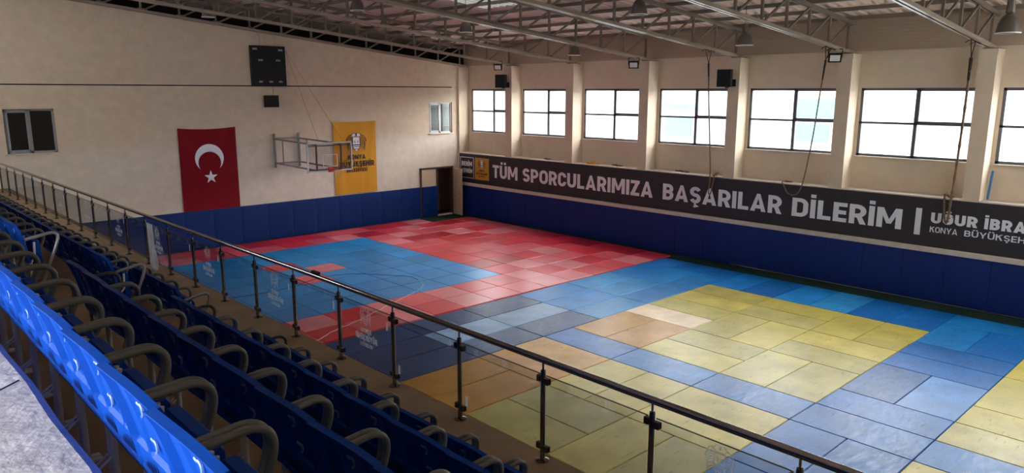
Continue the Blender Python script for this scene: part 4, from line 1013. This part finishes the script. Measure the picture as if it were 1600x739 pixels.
ARMP = [(-.02,.598),(.05,.603),(.12,.610),(.165,.612),(.200,.603),(.226,.580),(.236,.548),(.232,.505),(.215,.455),(.18,.395),(.135,.35),(.085,.325),(.02,.32)]
def arm(yo): return G().tube(smooth_path([(x, yo, z) for x, z in ARMP], 3), .0148, 12)
def leg(yo):
    g = G().tube([(.012,yo,.0),(.012,yo,.37)], .0145, 10)
    g.tube([(.012,yo,.36),(.05,yo,.40),(.06,yo,.56)], .011, 8)
    g.box(-.04,.07,yo-.017,yo+.017,0,.008)
    g.tube([(.012,yo,.22),(-.155,yo,.10)], .006, 8)
    return g
proto = thing('stadium_seat', (0,0,0), 'x', 'seat')
bk = seat_back().build('backrest', [M['seat'], M['seatdark'], M['hook']], proto, smooth=True, angle=22)
seat_pan().build('folded_pan', M['seat'], proto, smooth=True, angle=40)
a0 = arm(-PT/2+.02).build('armrest', M['arm'], proto, smooth=True)
l0 = leg(-PT/2+.02).build('leg', M['legpaint'], proto, smooth=True)
endarm = arm(PT/2-.02); endleg = leg(PT/2-.02)
ROW = {'A': 'top row', 'B': 'second row', 'C': 'third row', 'D': 'front row'}
PH = {'A': 6.326, 'B': 6.282, 'C': 6.412, 'D': 6.434}       # far end of the near block
NB = {'A': 12, 'B': 12, 'C': 11, 'D': 10}
FB = {'A': 0, 'B': 8, 'C': 18, 'D': 34}
last = [None]
gf = G().tube(smooth_path([(-.02,-PT/2-.01,.598),(.10,-PT/2-.01,.622),(.20,-PT/2-.01,.640),(.245,-PT/2-.01,.628),(.262,-PT/2-.01,.592),(.235,-PT/2-.01,.50),(.17,-PT/2-.01,.34),(.10,-PT/2-.01,.17),(.04,-PT/2-.01,.02)], 4), .0155, 10)
endframe = bpy.data.meshes.new('end_armrest'); endframe.from_pydata([tuple(p) for p in gf.v], [], gf.f); endframe.materials.append(M['silver']); endframe.polygons.foreach_set('use_smooth', [True]*len(endframe.polygons))
first = True
def put(row, yc, label, end):
    global first
    yr = yc; x = XS[row]; 
    if yr > 7.5: x -= .014*(yr-7.5)
    o = proto if first else copy_tree(proto)
    first = False; last[0] = o
    o.location = (x, CAM.y+yr, ZT[row]); o['label'] = label; o['group'] = 'blue seats of the '+ROW[row].split(',')[0]
    if end:
        for gg, nm in ((endarm,'armrest'),(endleg,'leg')):
            WL['__'] = Vector((0,0,0))
            me = bpy.data.meshes.new(nm); me.from_pydata([tuple(p) for p in gg.v], [], gg.f); me.materials.append(M['arm'] if nm == 'armrest' else M['legpaint'])
            me.polygons.foreach_set('use_smooth', [True]*len(me.polygons)); me.set_sharp_from_angle(angle=.6)
            c = bpy.data.objects.new(nm, me); COL.objects.link(c); c.parent = o
for row in 'ABCD':
    for k in range(NB[row]):
        put(row, PH[row]-PT/2-PT*k, 'blue folding seat in the %s, %s from the aisle on the near side' % (ROW[row], ordn(k+1)), k == 0)
    for k in range(FB[row]):
        yr = 8.35+PT/2+PT*k
        if CAM.y+yr > Y1-.3: break
        put(row, yr, 'blue folding seat in the %s, %s beyond the aisle' % (ROW[row], ordn(k+1)), k == FB[row]-1)
        if k == 0:                                  # silver end frame at the aisle
            so = last[0]
            for ch in list(so.children):
                if ch.name.startswith('armrest'): ch.data = endframe; ch['label'] = 'silver tube end armrest'
